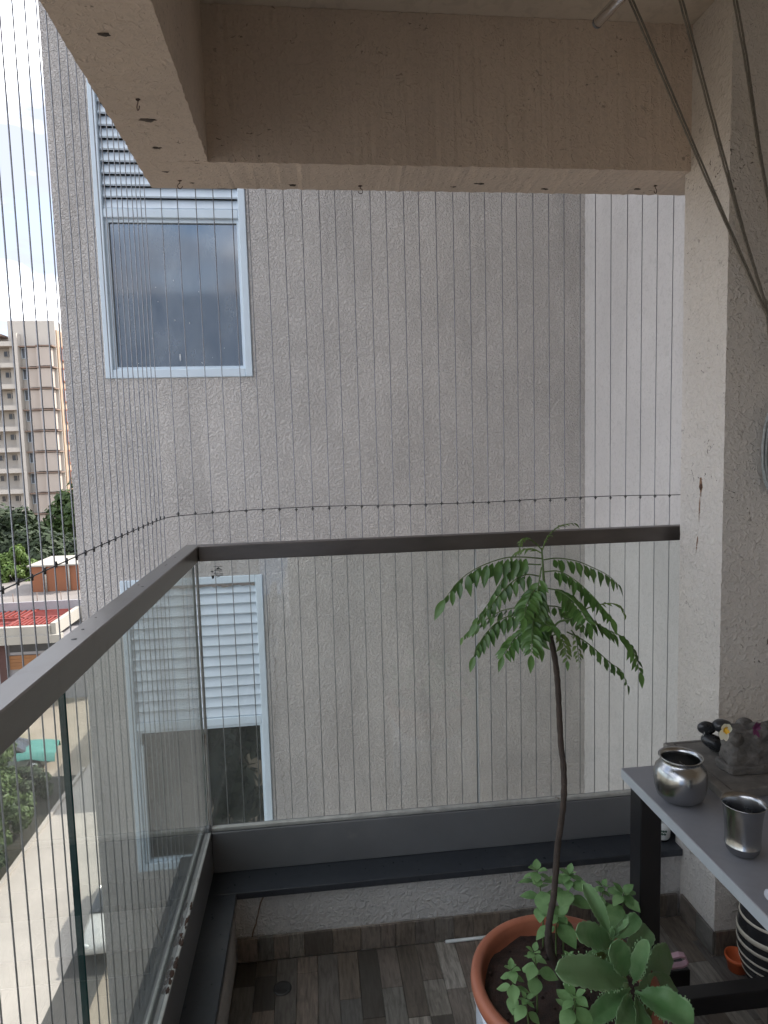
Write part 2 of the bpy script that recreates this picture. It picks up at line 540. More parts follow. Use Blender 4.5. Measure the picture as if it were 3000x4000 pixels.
def wood_mat():
    m, n, l, bs = nodes_of('wood_look_tile')
    geo = n.new('ShaderNodeNewGeometry')
    pos = geo.outputs['Position']
    info = n.new('ShaderNodeObjectInfo').outputs['Random']
    st = tex(n, l, pos, 26, 5, 0.65, 0.5, (4.2, 0.55, 1.0))
    c = ramp(n, l, info, [(0.0, (0.07, 0.064, 0.057)), (0.2, (0.2, 0.163, 0.13)), (0.4, (0.125, 0.12, 0.112)),
                          (0.6, (0.25, 0.2, 0.165)), (0.8, (0.165, 0.16, 0.145)), (0.9, (0.3, 0.27, 0.23)), (1.0, (0.46, 0.44, 0.41))])
    c = mixc(n, l, ramp(n, l, st, [(0.3, 0.75), (0.6, 0.0)]), c, (0.045, 0.038, 0.032))
    c = mixc(n, l, ramp(n, l, tex(n, l, pos, 16, 4, 0.6), [(0.6, 0.0), (0.72, 0.55)]), c, (0.05, 0.042, 0.036))
    l.new(c, bs.inputs['Base Color'])
    bs.inputs['Roughness'].default_value = 0.3
    bump(n, l, bs, st, 0.2, 0.002)
    return m


M['plank'] = wood_mat()

# ------------------------------------------------------------------ ground and roads far below (z = -13)
GZ = -13.0
M['ground'] = plain('dusty_ground', (0.29, 0.245, 0.195), 0.95, 0, 0.18, 0.5, spots=(0.12, 0.55, 0.6, (0.12, 0.12, 0.06)))
M['concrete'] = plain('pale_concrete', (0.38, 0.345, 0.31), 0.9, 0, 0.1, 0.8, spots=(0.9, 0.62, 0.3, (0.36, 0.31, 0.26)))
M['asphalt'] = plain('dark_paving', (0.06, 0.058, 0.056), 0.9, 0, 0.2, 3.0)
M['earth'] = plain('shaded_earth', (0.028, 0.026, 0.018), 0.95, 0, 0.4, 3.0)  # tree shade over the bed darkened into the soil colour
MB().add([(-900, -900, GZ), (900, -900, GZ), (900, 900, GZ), (-900, 900, GZ)], [(0, 1, 2, 3)]).build('ground', M['ground'], kind='structure')
MB().add([(-11, -60, GZ + .008), (-7.45, -60, GZ + .008), (-7.45, 36.5, GZ + .008), (-11, 36.5, GZ + .008)], [(0, 1, 2, 3)]).build('driveway', M['concrete'], kind='structure')
MB().add([(-7.45, -60, GZ + .012), (-6.35, -60, GZ + .012), (-6.35, 36, GZ + .012), (-7.45, 36, GZ + .012)], [(0, 1, 2, 3)]).build('path', M['asphalt'], kind='structure')
MB().add([(-15.5, -60, GZ + .004), (-11.15, -60, GZ + .004), (-11.15, 30.5, GZ + .004), (-15.5, 30.5, GZ + .004)], [(0, 1, 2, 3)]).build('planting_bed', M['earth'], kind='structure')
MB().box((-11.15, -60, GZ - .05), (-11.0, 31.0, GZ + .12)).build('kerb', M['concrete'], kind='structure')

# ------------------------------------------------------------------ the neighbouring block with its two windows
NY = 4.0
NX0, NX1 = -1.378, 1.718
WX0, WX1 = -1.152, -0.316
WINS = [(-1.054, 0.77), (1.95, 3.774)]
nb = thing('apartment_building', 'textured beige wall of the neighbouring apartment block with two white louvred windows', 'building', (0.2, NY, GZ))
w = MB()
xs = [NX0, WX0, WX1, NX1]
zs = [GZ, WINS[0][0], WINS[0][1], WINS[1][0], WINS[1][1], 15.0]
for i in range(3):
    for j in range(5):
        if i == 1 and j in (1, 3):
            continue
        w.add([(xs[i], NY, zs[j]), (xs[i + 1], NY, zs[j]), (xs[i + 1], NY, zs[j + 1]), (xs[i], NY, zs[j + 1])], [(0, 1, 2, 3)])
for z0, z1 in WINS:
    d = NY + 0.2
    w.add([(WX0, NY, z0), (WX0, d, z0), (WX0, d, z1), (WX0, NY, z1)], [(0, 1, 2, 3)])
    w.add([(WX1, NY, z0), (WX1, NY, z1), (WX1, d, z1), (WX1, d, z0)], [(0, 1, 2, 3)])
    w.add([(WX0, NY, z0), (WX1, NY, z0), (WX1, d, z0), (WX0, d, z0)], [(0, 1, 2, 3)])
    w.add([(WX0, NY, z1), (WX0, d, z1), (WX1, d, z1), (WX1, NY, z1)], [(0, 1, 2, 3)])
w.add([(NX0, NY, GZ), (NX0, NY, 15), (NX0, 12, 15), (NX0, 12, GZ)], [(0, 1, 2, 3)])
w.add([(NX0, 12, GZ), (NX0, 12, 15), (12, 12, 15), (12, 12, GZ)], [(0, 1, 2, 3)])
w.add([(NX0, NY, 15), (NX1, NY, 15), (NX1, 12, 15), (NX0, 12, 15)], [(0, 1, 2, 3)])
w.build('wall', M['wall'], nb)
rw = MB()
rw = ragged(2, (NX1 - .001, NY - .03, -2.0), (NX1 + .03, NY + .002, 6.0), .005, .02, 4)
rw.box((NX1, 1.906, GZ), (12, NY - .002, 15))
rw.box((NX1, NY - .002, GZ), (12, 11.99, 14.99))
rw.build('return_wall', M['return'], nb)

slat = MB()
L = WX1 - WX0 - 0.09
slat.add([(-L / 2, -.012, -.030), (L / 2, -.012, -.030), (L / 2, -.016, -.026), (-L / 2, -.016, -.026), (L / 2, .014, .030), (-L / 2, .014, .030),
          (L / 2, .018, .028), (-L / 2, .018, .028), (-L / 2, -.008, -.033), (L / 2, -.008, -.033)],
         [(8, 9, 1, 0), (0, 1, 2, 3), (3, 2, 4, 5), (5, 4, 6, 7), (7, 6, 9, 8)])
slat_me = slat.mesh('slat', M['slat'])


def window(z0, z1, label):
    fr = MB()
    a, b, yf, yb = WX0 + .002, WX1 - .002, NY - .012, NY + .05
    t = .042
    fr.bbox((a, yf, z0), (a + t, yb, z1), .004)
    fr.bbox((b - t, yf, z0), (b, yb, z1), .004)
    fr.bbox((a + t, yf + .003, z0), (b - t, yb, z0 + .05), .004)
    fr.bbox((a + t, yf + .003, z1 - .045), (b - t, yb, z1), .004)
    zb = z0 + .895
    fr.bbox((a + t, yf + .006, zb), (b - t, yb, zb + .05), .004)
    # inner sash round the pane
    for q in (((a + t, NY + .012, z0 + .05), (a + t + .02, yb + .01, zb)), ((b - t - .014, NY + .012, z0 + .05), (b - t, yb + .01, zb)),
              ((a + t + .02, NY + .014, z0 + .05), (b - t - .014, yb + .008, z0 + .066)), ((a + t + .02, NY + .014, zb - .02), (b - t - .014, yb + .008, zb))):
        fr.box(*q)
    f = fr.build('window', M['frame'], nb, label=label)
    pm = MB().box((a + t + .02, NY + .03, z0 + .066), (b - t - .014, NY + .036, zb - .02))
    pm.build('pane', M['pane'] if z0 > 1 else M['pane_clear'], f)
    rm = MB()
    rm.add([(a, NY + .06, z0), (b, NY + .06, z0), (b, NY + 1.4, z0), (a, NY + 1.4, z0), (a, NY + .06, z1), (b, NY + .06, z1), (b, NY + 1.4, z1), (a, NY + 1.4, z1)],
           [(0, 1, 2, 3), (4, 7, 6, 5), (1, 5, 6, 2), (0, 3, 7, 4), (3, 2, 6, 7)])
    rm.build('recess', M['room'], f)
    n = 13
    for k in range(n):
        zc = zb + .05 + (k + .5) * (z1 - .045 - zb - .05) / n
        place('slat', slat_me, f, Matrix.Translation((( a + b) / 2, NY + .018, zc)))
    return f


uw = window(*WINS[1], 'upper white window with louvres above a grey pane')
lw = window(*WINS[0], 'lower white window with a dark pane, seen through the glass railing')
MB().bbox((WX0 + .05, NY - .004, WINS[0][0] + .052), (WX0 + .075, NY + .03, WINS[0][0] + .8), .003).build('sash', M['frame'], lw)
gm = MB()
prev = None
for k in range(41):
    gx = WX0 + .05 + (WX1 - WX0 - .1) * k / 40
    dz = .010 + .018 * abs(noise.noise(Vector((k * .31, 1, 0)))) + .012 * rng.random()
    cur = [(gx, NY - .0035, WINS[0][1] - .0455), (gx, NY - .0035, WINS[0][1] - .0455 - dz)]
    if prev:
        gm.add(prev + cur, [(0, 1, 3, 2)])
    prev = cur
M['grime'] = plain('window_grime', (0.2, 0.175, 0.155), 0.95, 0, 0.35, 60)
gm.build('grime', M['grime'], lw)
sp_ = MB()
for k in range(15):
    x_, z_ = rng.uniform(-1.05, -.39), 2.03 + .62 * rng.random() ** 1.5
    r_ = rng.uniform(.001, .0026)
    sp_.blob((x_, NY + .029, z_), (r_, .0008, r_ * rng.uniform(.8, 2.2)), 4)
sp_.blob((-.735, NY + .029, 2.07), (.004, .001, .022), 5)
sp_.build('paint_speck', M['ceramic'], uw, kind='stuff')
# hairline crack beside the lower window
cr = MB()
M['crack'] = plain('crack_line', (0.21, 0.18, 0.155), 0.95, 0, 0.4, 90)
for cx, z0, z1 in ((-.287, .68, .45), (-.268, .5, .22), (-.262, .24, -.02), (-.28, -.05, -.2), (-.25, -.4, -.55), (-.243, -.56, -.9)):
    p = [(cx + .02 * noise.noise(Vector((cx * 50, k * .45, 0))) + rng.uniform(-.004, .004), NY - .0006, z0 + (z1 - z0) * k / 12) for k in range(13)]
    cr.tube(p, [.0006 + .0022 * abs(noise.noise(Vector((k * .7, cx * 90, 3)))) for k in range(13)], 4)
cr.build('crack', M['crack'], nb)

# ------------------------------------------------------------------ the balcony itself
MB().box((-.30, -2, -.25), (3.2, 1.868, -.012)).build('balcony_slab', M['base_floor'], kind='structure')
floor = MB().box((-.272, -2, -.012), (3.2, 1.0, 0.0)).build('floor', M['base_floor'], kind='structure')
pitchx = .0592
me_cache = {}
x = -.272
ci = 0
while x < 1.95:
    x1 = x + pitchx
    if x1 < 1.12 or x < 1.12:
        x1 = min(x1, 1.1105) if x < 1.11 and x1 > 1.11 else x1
    yend = 1.8545 if x < 1.105 else 1.6835
    y = 1.0 + rng.uniform(0.0, .22)
    cuts = [1.0, y]
    while y < yend - .06:
        y += rng.choice((.12, .2, .28, .36))
        cuts.append(min(y, yend))
    if cuts[-1] < yend:
        cuts.append(yend)
    for y0, y1 in zip(cuts, cuts[1:]):
        if y1 - y0 < .004:
            continue
        key = (round(x1 - x, 4), round(y1 - y0, 3))
        if key not in me_cache:
            g = .00035
            me_cache[key] = MB().bbox((g, g, -.010), (key[0] - g, key[1] - g, 0.0), .0008).mesh('plank', M['plank'])
        place('plank', me_cache[key], floor, Matrix.Translation((x, y0, rng.uniform(-.0003, .0003))))
    x = x1
    ci += 1
# drain in the corner
dr = MB().lathe((-.135, 1.745, .0006), [(.0001, .001), (.018, .001), (.024, .003), (.026, .0005)], 24)
for a in range(6):
    dr.box((-.135 + .02 * math.cos(a) - .001, 1.73 + .005 * a, .0012), (-.135 + .02 * math.cos(a) + .001, 1.734 + .005 * a, .0035))
dr.build('drain', M['clip'], floor)

skirt = MB().box((-.27, 1.862, 0), (1.105, 1.868, .070)).build('skirting', M['base_floor'], kind='structure')
x = -.268
while x < 1.10:
    x1 = min(x + rng.choice((.045, .06, .06, .085)), 1.104)
    t = MB().bbox((.0005, 0, .0006), (x1 - x - .0005, .007, .073 + rng.uniform(-.001, .001)), .0008).build('tile', M['plank'], skirt, Matrix.Translation((x, 1.8552, 0)))
    x = x1
y = 1.6845
while y < 1.854:
    y1 = min(y + .085, 1.8545)
    MB().bbox((0, .0005, .0006), (.008, y1 - y - .0005, .074), .0008).build('tile', M['plank'], skirt, Matrix.Translation((1.1115, y, 0)))
    y = y1
for k in range(8):
    MB().bbox((.0005, 0, .0006), (.1 - .0005, .0075, .074), .0008).build('tile', M['plank'], skirt, Matrix.Translation((1.1205 + .1 * k, 1.6822, 0)))

MB().box((-.46, 1.87, -.25), (1.70, 2.05, .199)).box((-.46, -2, -.25), (-.275, 1.869, .199)).build('kerb_wall', M['kerb'], kind='structure')
kw = [o for o in COL.objects if o.name == 'kerb_wall'][0]
M['stain_dark'] = plain('brown_stain', (0.2, 0.15, 0.11), 0.9, 0, 0.3, 90)
ka, kb = at(1030, 3486, 1.8692), at(983, 3668, 1.8692)
MB().tube([ka.lerp(kb, k / 9) + Vector((.004 * noise.noise(Vector((k * .6, 0, 0))), 0, 0)) for k in range(10)], .0022, 6).build('stain_line', M['stain_dark'], kw)
cp = MB().bbox((-.46, 1.853, .2005), (1.118, 2.058, .2225), .002)
cp.bbox((1.118, 1.903, .2005), (1.70, 2.058, .2222), .002)
cp.build('back_coping', M['granite'], kind='structure')
MB().bbox((-.46, -2, .2005), (-.262, 1.8525, .2225), .002).build('left_coping', M['granite'], kind='structure')

ragged(2, (1.12, 1.69, 0), (1.24, 1.9, 2.671), .0016, seed=3).box((1.239, 1.6905, 0), (3.2, 1.899, 2.67)).build('pillar', M['pillar'], kind='structure')
stain = MB()
for (a, b, wd) in (((2738, 1865), (2738, 1940), .006), ((2735, 1940), (2730, 2040), .0022), ((2726, 2095), (2719, 2160), .002)):
    def on_pillar(px, py):
        v = rgt * (px - 1500.0) + dwn * (py - 2000.0) + fwd * FOCAL
        p = EYE + v * (1.12 / v.x)
        return Vector((1.1195, p.y, p.z))
    p0, p1 = on_pillar(*a), on_pillar(*b)
    prev = None
    ring = []
    for k in range(9):
        t = k / 8
        p = p0.lerp(p1, t)
        ww = wd * (0.35 + math.sin(math.pi * min(1, t * 1.1 + .08)) * .9) * rng.uniform(.7, 1.3)
        ring.append((p + Vector((0, -ww, 0)), p + Vector((0, ww, 0))))
    for q0, q1 in zip(ring, ring[1:]):
        stain.add([q0[0], q0[1], q1[1], q1[0]], [(0, 1, 2, 3)])
ps = [o for o in COL.objects if o.name == 'pillar'][0]
M['stain'] = plain('rust_stain', (0.2, 0.12, 0.07), 0.9, 0, 0.5, 220)
stain.build('rust_stain', M['stain'], ps)
hole = on_pillar(2738, 1902)
MB().blob(hole, (.002, .006, .009), 8, .5, 3).build('rust_hole', M['rust'], ps)

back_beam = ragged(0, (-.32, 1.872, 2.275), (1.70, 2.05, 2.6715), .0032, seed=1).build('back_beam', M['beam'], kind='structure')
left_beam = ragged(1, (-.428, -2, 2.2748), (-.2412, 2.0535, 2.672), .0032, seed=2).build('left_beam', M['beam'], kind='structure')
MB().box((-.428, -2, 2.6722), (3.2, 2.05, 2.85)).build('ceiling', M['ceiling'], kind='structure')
MB().box((-.43, -9, -13), (12, 1.9, -.2502)).build('lower_facade_wall', M['return'], kind='structure')
MB().box((-.43, -9, 2.852), (12, 1.9, 14)).build('upper_facade_wall', M['return'], kind='structure')
M['room_wall'] = stucco('room_wall_paint', (0.8, 0.75, 0.67), 30, 0.002, 0.3, 0.05)
MB().box((3.2, -2, -.012), (3.35, 1.9, 2.67)).build('side_wall', M['room_wall'], kind='structure')
MB().box((-.24, -2.15, -.012), (3.2, -2.0, 2.67)).build('rear_wall', M['room_wall'], kind='structure')

# chips and screw hooks under the beams
for (px, py, r) in ((405, 133, .012), (573, 468, .016), (612, 577, .012), (648, 670, .008), (750, 713, .005)):
    v = rgt * (px - 1500.0) + dwn * (py - 2000.0) + fwd * FOCAL
    p = EYE + v * (.775 / v.z)
    MB().blob((p.x, p.y, 2.2752), (r * 1.05, r * .45, .0022), 7, .9, px).build('chip', M['chip'], left_beam)
for (px, py, r) in ((1143, 723, .01), (1772, 728, .007), (1872, 717, .014), (2128, 738, .011), (2488, 738, .012)):
    v = rgt * (px - 1500.0) + dwn * (py - 2000.0) + fwd * FOCAL
    p = EYE + v * (.775 / v.z)
    MB().blob((p.x, p.y, 2.2752), (r * 1.0, r * .48, .0022), 7, .9, px).build('chip', M['chip'], back_beam)


def hook(px, py, label):
    v = rgt * (px - 1500.0) + dwn * (py - 2000.0) + fwd * FOCAL
    p = EYE + v * (.775 / v.z)
    h = MB()
    h.tube([(0, 0, .004), (0, 0, -.010)] + [(.0095 * math.sin(a) , 0, -.019 - .0095 * -math.cos(a)) for a in [0.0 + k * math.pi * 1.45 / 10 for k in range(11)]], .0014, 7)
    h.blob((0, 0, -.0006), (.008, .006, .0018), 6, .6, px)
    h.build('screw_hook', M['rust'], W=Matrix.Translation((p.x, p.y, 2.2748)) @ Matrix.Scale(.78, 4) @ Matrix.Rotation(rng.uniform(-.5, .5) + (2.6 if px < 800 else .3), 4, 'Z'),
            label=label, category='hook', group='screw hooks under the concrete beams')


hook(538, 388, 'rusty screw hook halfway along the left beam, far from the corner')
hook(702, 705, 'rusty screw hook under the corner where both beams meet')
hook(1407, 726, 'rusty screw hook under the back beam near its middle')
hook(2560, 725, 'rusty screw hook under the back beam beside the pillar')

# ------------------------------------------------------------------ glass railing
rl = thing('glass_railing', 'frameless glass balcony railing with brushed steel square top rail', 'railing', (-.35, 1.97, .2225))
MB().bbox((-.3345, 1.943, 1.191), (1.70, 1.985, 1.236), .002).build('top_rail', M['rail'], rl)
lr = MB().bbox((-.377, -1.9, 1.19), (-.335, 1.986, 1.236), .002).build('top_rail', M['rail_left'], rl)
for yy, r in ((.99, .004), (1.045, .0025), (1.12, .0018), (1.37, .003), (1.39, .002), (1.62, .002), (1.64, .002), (1.75, .003)):
    MB().lathe((-.357 + rng.uniform(-.008, .008), yy, 1.2362), [(.0001, .0004), (r, .0003), (r * 1.1, 0)], 12).build('screw_hole', M['clip'], lr)
MB().bbox((-.3425, 1.955, .2227), (1.70, 2.0, .353), .002).build('base_shoe', M['shoe'], rl)
MB().bbox((-.383, -1.9, .2227), (-.343, 2.0, .352), .002).build('base_shoe', M['shoe'], rl)
MB().bbox((-.342, 1.958, .3535), (1.70, 1.972, .368), .003).build('glazing_bead', M['bead'], rl)
MB().bbox((-.3515, -1.9, .3525), (-.3432, 1.953, .357), .001).build('glazing_bead', M['bead'], rl)
MB().bbox((-.374, -1.9, .3525), (-.3665, 1.97, .366), .002).build('glazing_bead', M['bead'], rl)


def pane_box(a, b):
    m = MB()
    m.box(a, b)
    dx, dy = b[0] - a[0], b[1] - a[1]
    front = (2, 4) if dx > dy else (3, 5)
    for i in range(6):
        m.m[i] = 0 if i in front else 1
    return m


g1 = pane_box((-.345, 1.975, .33), (.4935, 1.983, 1.2)).build('glass_panel', [M['glass'], M['edge']], rl)
pane_box((.4976, 1.975, .33), (1.70, 1.983, 1.2)).build('glass_panel', [M['glass'], M['edge']], rl)
g3 = pane_box((-.360, .936, .33), (-.352, 1.968, 1.2)).build('glass_panel', [M['sky_haze'], M['edge']], rl)
pane_box((-.360, -.3, .33), (-.352, .930, 1.2)).build('glass_panel', [M['glass'], M['edge']], rl)
# clear seal in the back joint and corner
MB().box((.4938, 1.9742, .36), (.4973, 1.9835, 1.19)).build('silicone_seal', M['ceramic'], rl)
MB().box((-.350, 1.970, .36), (-.346, 1.984, 1.19)).build('silicone_seal', M['bead'], rl)
# rust along the left bead, rubber block in the corner
rs = MB()
for k in range(26):
    yy = 1.36 + .3 * rng.random()
    rs.blob((-.347 + rng.uniform(-.004, .003), yy, .357), (.0035 * rng.uniform(.5, 1.3), .008 * rng.uniform(.5, 1.6), .0012), 5, .6, k)
rs.build('rust_patch', M['rust'], rl, kind='stuff')
MB().bbox((-.357, 1.953, .353), (-.3445, 1.972, .374), .004).build('corner_block', M['shoe'], rl)

# printed maker's mark in the top corner of the back pane
mk = MB()
o_, e_ = at(833, 2210, 1.9742), at(873, 2254, 1.9742)
sx, sz = (e_.x - o_.x) / 40.0, (e_.z - o_.z) / 44.0


def mrect(x0, y0, x1, y1, sk=0.0):
    mk.add([(o_.x + x0 * sx, 1.9744, o_.z + y0 * sz), (o_.x + x0 * sx, 1.9744, o_.z + y1 * sz), (o_.x + x1 * sx, 1.9744, o_.z + (y1 - sk) * sz), (o_.x + x1 * sx, 1.9744, o_.z + (y0 - sk) * sz)], [(0, 1, 2, 3)])


def mpoly(ps):
    mk.add([(o_.x + a * sx, 1.9744, o_.z + b * sz) for a, b in ps], [tuple(range(len(ps)))])


mrect(1, 3, 37, 4.6, .8)
mpoly([(8, 14), (21, 6), (31, 13.5), (22, 12.5), (18, 14)])
mrect(3, 16, 36, 18.6, .8)
mrect(22, 21, 36, 22.6, .8)
mrect(9, 36.5, 39, 38.8, 1.0)
mpoly([(11, 44), (11, 42), (28, 40), (22, 43)])
mpoly([(-6, 12), (-4.8, 20), (2, 22), (-4.8, 24), (-6, 31), (-7.2, 24), (-14, 22), (-7.2, 20)])
mpoly([(-10, 37), (2, 36), (1, 46), (-3, 49), (-8, 48)])
mk.build('printed_mark', M['ink'], g1)
tc = bpy.data.curves.new('printed_word', 'FONT')
tc.body = 'MagicGlass'
tc.size = 1.0
tc.extrude = 0.0
tmp = bpy.data.objects.new('printed_word', tc)
COL.objects.link(tmp)
dg = bpy.context.evaluated_depsgraph_get()
tm = bpy.data.meshes.new_from_object(tmp.evaluated_get(dg))
bpy.data.objects.remove(tmp)
if len(tm.vertices):
    wx = max(v.co.x for v in tm.vertices)
    k = 38 * sx / wx
    tm.materials.clear()
    tm.materials.append(M['ink'])
    place('printed_word', tm, g1, Matrix.Translation((o_.x + 1 * sx, 1.9744, o_.z + 33.5 * sz)) @ Matrix.Rotation(math.radians(90), 4, 'X') @ Matrix.Diagonal((k, k * 1.3, k, 1)))

# ------------------------------------------------------------------ safety grille of thin cables outside the railing
gr = thing('safety_grille', 'invisible safety grille of thin upright cables outside the glass railing', 'grille', (-.44, 2.06, .1))
cab = MB().tube([(0, 0, .05), (0, 0, 2.36)], .00138, 6).mesh('cable', M['cable'])
clip = MB()
clip.tube([(0, 0, -.0055), (0, 0, .0055)], .0019, 6)
clip.tube([(-.005, 0, 0), (.005, 0, 0)], .0015, 6)
clip_me = clip.mesh('clip', M['clip'])
CY, CX = 2.066, -.445
back_x = [-.409 + .0512 * k for k in range(42)]
left_y = [2.03 - .05 * k for k in range(34)]
wz = 1.323
for xx in back_x:
    lean = rng.uniform(-.0012, .0012)
    place('cable', cab, gr, Matrix.Translation((xx, CY, 0)) @ Matrix.Rotation(lean, 4, 'Y'))
    place('clip', clip_me, gr, Matrix.Translation((xx, CY - .002, wz + rng.uniform(-.002, .002))))
for yy in left_y:
    lean = rng.uniform(-.0012, .0012)
    place('cable', cab, gr, Matrix.Translation((CX, yy, 0)) @ Matrix.Rotation(lean, 4, 'X'))
    place('clip', clip_me, gr, Matrix.Translation((CX + .002, yy, wz - .006 + rng.uniform(-.002, .002))) @ Matrix.Rotation(math.pi / 2, 4, 'Z'))
pts = [(CX + .003, left_y[-1], wz - .008), (CX + .003, 1.5, wz - .005), (CX + .003, 1.88, wz - .006), (CX + .008, 1.95, wz - .006), (CX + .02, 2.01, wz - .005), (CX + .045, 2.045, wz - .005), (CX + .085, CY - .006, wz - .004), (-.3, CY - .003, wz - .002)]
for k in range(8):
    pts.append((-.2 + .24 * k, CY - .003, wz + .003 + .003 * math.sin(k * 1.7)))
MB().tube(smooth_path(pts, 5), .0012, 6).build('spacer_wire', M['clip'], gr)
MB().bbox((CX - .01, 2.058, 2.33), (1.7, 2.074, 2.37), .002).build('track', M['bead'], gr)
MB().bbox((CX - .008, left_y[-1], 2.33), (CX + .008, 2.056, 2.37), .002).build('track', M['bead'], gr)
MB().bbox((CX - .01, 2.059, .04), (1.7, 2.075, .08), .002).build('track', M['bead'], gr)
MB().bbox((CX - .016, left_y[-1], .04), (CX - .0, 2.057, .08), .002).build('track', M['bead'], gr)

# ------------------------------------------------------------------ ceiling rod, clothes ropes, hank of cord
rod = MB()
ra, rb = Vector((.717, 1.60, 2.497)), Vector((.717 + .25, .1, 2.497))
dirv = (rb - ra).normalized()
rod.tube([ra, ra + dirv * .002, ra + dirv * .004, rb], [.007, .0118, .0125, .0125], 20)
rod_o = rod.build('drying_rod', M['chrome'], label='steel clothes-drying rod hanging just under the ceiling', category='rod')
MB().tube([ra - dirv * .006, ra - dirv * .005, ra - dirv * .0005], [.006, .0115, .0128], 20).build('end_cap', M['shoe'], rod_o)


def rope(path, label, gap=.0044):
    t = thing('clothesline_rope', label, 'rope', path[-1], 'clothesline ropes running down to the wall hook')
    for s in (-1, 1):
        p = []
        for i in range(len(path) - 1):
            for k in range(14):
                q = Vector(path[i]).lerp(Vector(path[i + 1]), k / 14)
                p.append(q)
        p.append(Vector(path[-1]))
        n = len(p)
        off = Vector((1, 0, .35)).normalized()
        p = [q + off * s * gap * (0.55 + .45 * math.cos(i / n * 2.6)) + Vector((rng.uniform(-.0005, .0005), 0, 0)) for i, q in enumerate(p)]
        MB().tube(p, .0025, 7).build('strand', M['rope'], t)


def rp(px, py, y):
    p = at(px, py, y)
    return (p.x, p.y, p.z)


knot = Vector((1.236, 1.665, 1.70))
rope([tuple(at(2465, 0, 1.60) + (at(2465, 0, 1.60) - at(2720, 600, 1.63)) * .35), rp(2465, 0, 1.60), rp(2720, 600, 1.63), rp(2916, 1049, 1.655), rp(2996, 1233, 1.662), tuple(knot)], 'grey twisted double rope crossing the pillar, leftmost of the three clotheslines')
rope([tuple(at(2660, 0, 1.60) + (at(2660, 0, 1.60) - at(2820, 600, 1.63)) * .3), rp(2660, 0, 1.60), rp(2820, 600, 1.63), rp(2904, 910, 1.655), rp(2992, 1195, 1.665), tuple(knot + Vector((.006, .004, .002)))], 'grey double rope, middle one of the three clotheslines above the pillar')
rope([tuple(at(2872, 0, 1.60) + (at(2872, 0, 1.60) - at(2914, 233, 1.61)) * .6), rp(2872, 0, 1.60), rp(2914, 233, 1.61), rp(2968, 600, 1.64), rp(3003, 790, 1.66), tuple(knot + Vector((.012, .006, .004)))], 'grey double rope nearest the right edge of the photo, against the dark wall')

hk = thing('rope_hank', 'hank of looped pale grey cord hanging on the dark side wall', 'rope', (1.26, 1.66, 1.62))
for k in range(9):
    a = (k - 4) * .004
    top = Vector((1.250 + a * .3, 1.668 - .004 * (k % 3), 1.60))
    p = []
    for j in range(17):
        u = j / 16 * 2 * math.pi
        p.append(top + Vector((-(.008 + .0045 * k) * math.sin(u), -.003 * math.sin(u * 2), -.118 - .004 * (k % 4) + (.118 + .004 * (k % 3)) * math.cos(u))))
    MB().tube(p, .0038, 6).build('loop', M['hank'], hk)
MB().tube([(1.262, 1.69, 1.60), (1.262, 1.655, 1.60), (1.262, 1.648, 1.615)], .004, 8).build('peg', M['steel'], hk)

# ------------------------------------------------------------------ table
tb = thing('table', 'grey laminate table with black steel legs beside the pillar', 'table', (.95, 1.13, 0))
top = MB().bbox((.6885, .80, .7255), (1.75, 1.400, .75), .0015)
top.m = [1 if (i == 0 or i == 2 or i == 3 or i == 1) else 0 for i in range(len(top.f))]
top.build('table_top', [M['table_top'], M['table_edge']], tb)
for (lx, ly) in ((.704, 1.335), (1.66, 1.335), (.704, .87), (1.66, .87)):
    MB().bbox((lx, ly, 0), (lx + .05, ly + .05, .725), .002).build('leg', M['table_leg'], tb)
MB().bbox((.7545, 1.34, .158), (1.6595, 1.38, .204), .002).build('stretcher', M['table_leg'], tb)
MB().bbox((.756, .88, .69), (1.658, .91, .7245), .002).build('apron', M['table_leg'], tb)

# steel water pot
c = (.747, 1.252, .7503)
lt = thing('steel_pot', 'round steel water pot with flared rim on the table corner', 'pot', c)
prof = [(.0001, 0), (.026, 0), (.037, .003), (.046, .012), (.0505, .026), (.0525, .042), (.0528, .056), (.050, .069), (.043, .078), (.0385, .082), (.0375, .0855), (.039, .089), (.0435, .0935), (.0445, .0945), (.0435, .0955), (.0385, .0925), (.0358, .086), (.037, .081), (.042, .0765), (.0488, .068), (.0513, .056), (.051, .042), (.049, .027), (.0445, .014), (.0001, .006)]
MB().lathe(c, prof, 56).build('body', M['steel'], lt)
# steel tumbler
c = (.7555, 1.062, .7503)
tm_ = thing('steel_tumbler', 'tall steel tumbler with flared lip near the table edge', 'tumbler', c)
prof = [(.0001, 0), (.018, 0), (.027, .003), (.0325, .010), (.0345, .018), (.0354, .019), (.0354, .0205), (.0346, .0215), (.0350, .04), (.0362, .06), (.0380, .078), (.0405, .090), (.0435, .0975), (.0440, .0985), (.0432, .0988), (.0396, .090), (.0371, .078), (.0353, .06), (.0341, .04), (.0335, .018), (.026, .006), (.0001, .004)]
MB().lathe(c, [(r * .86, z * .98) for r, z in prof], 56).build('body', M['steel'], tm_)

# stone slab with carved block, black stones and flowers
sl = MB().bbox((.828, 1.233, .7503), (1.12, 1.466, .7705), .002)
slab = sl.build('stone_slab', M['stone'], label='square grey stone slab lying on the table against the pillar', category='slab')
MB().box((.8485, 1.2335, .7707), (.8505, 1.455, .7716)).box((.8505, 1.4535, .7707), (1.1, 1.455, .7716)).build('groove', M['carved'], slab)

cb = thing('carved_stone', 'rough carved grey stone block on the slab with a scroll at its corner', 'carving', (.95, 1.33, .7708))
bm_ = MB()
n = 22


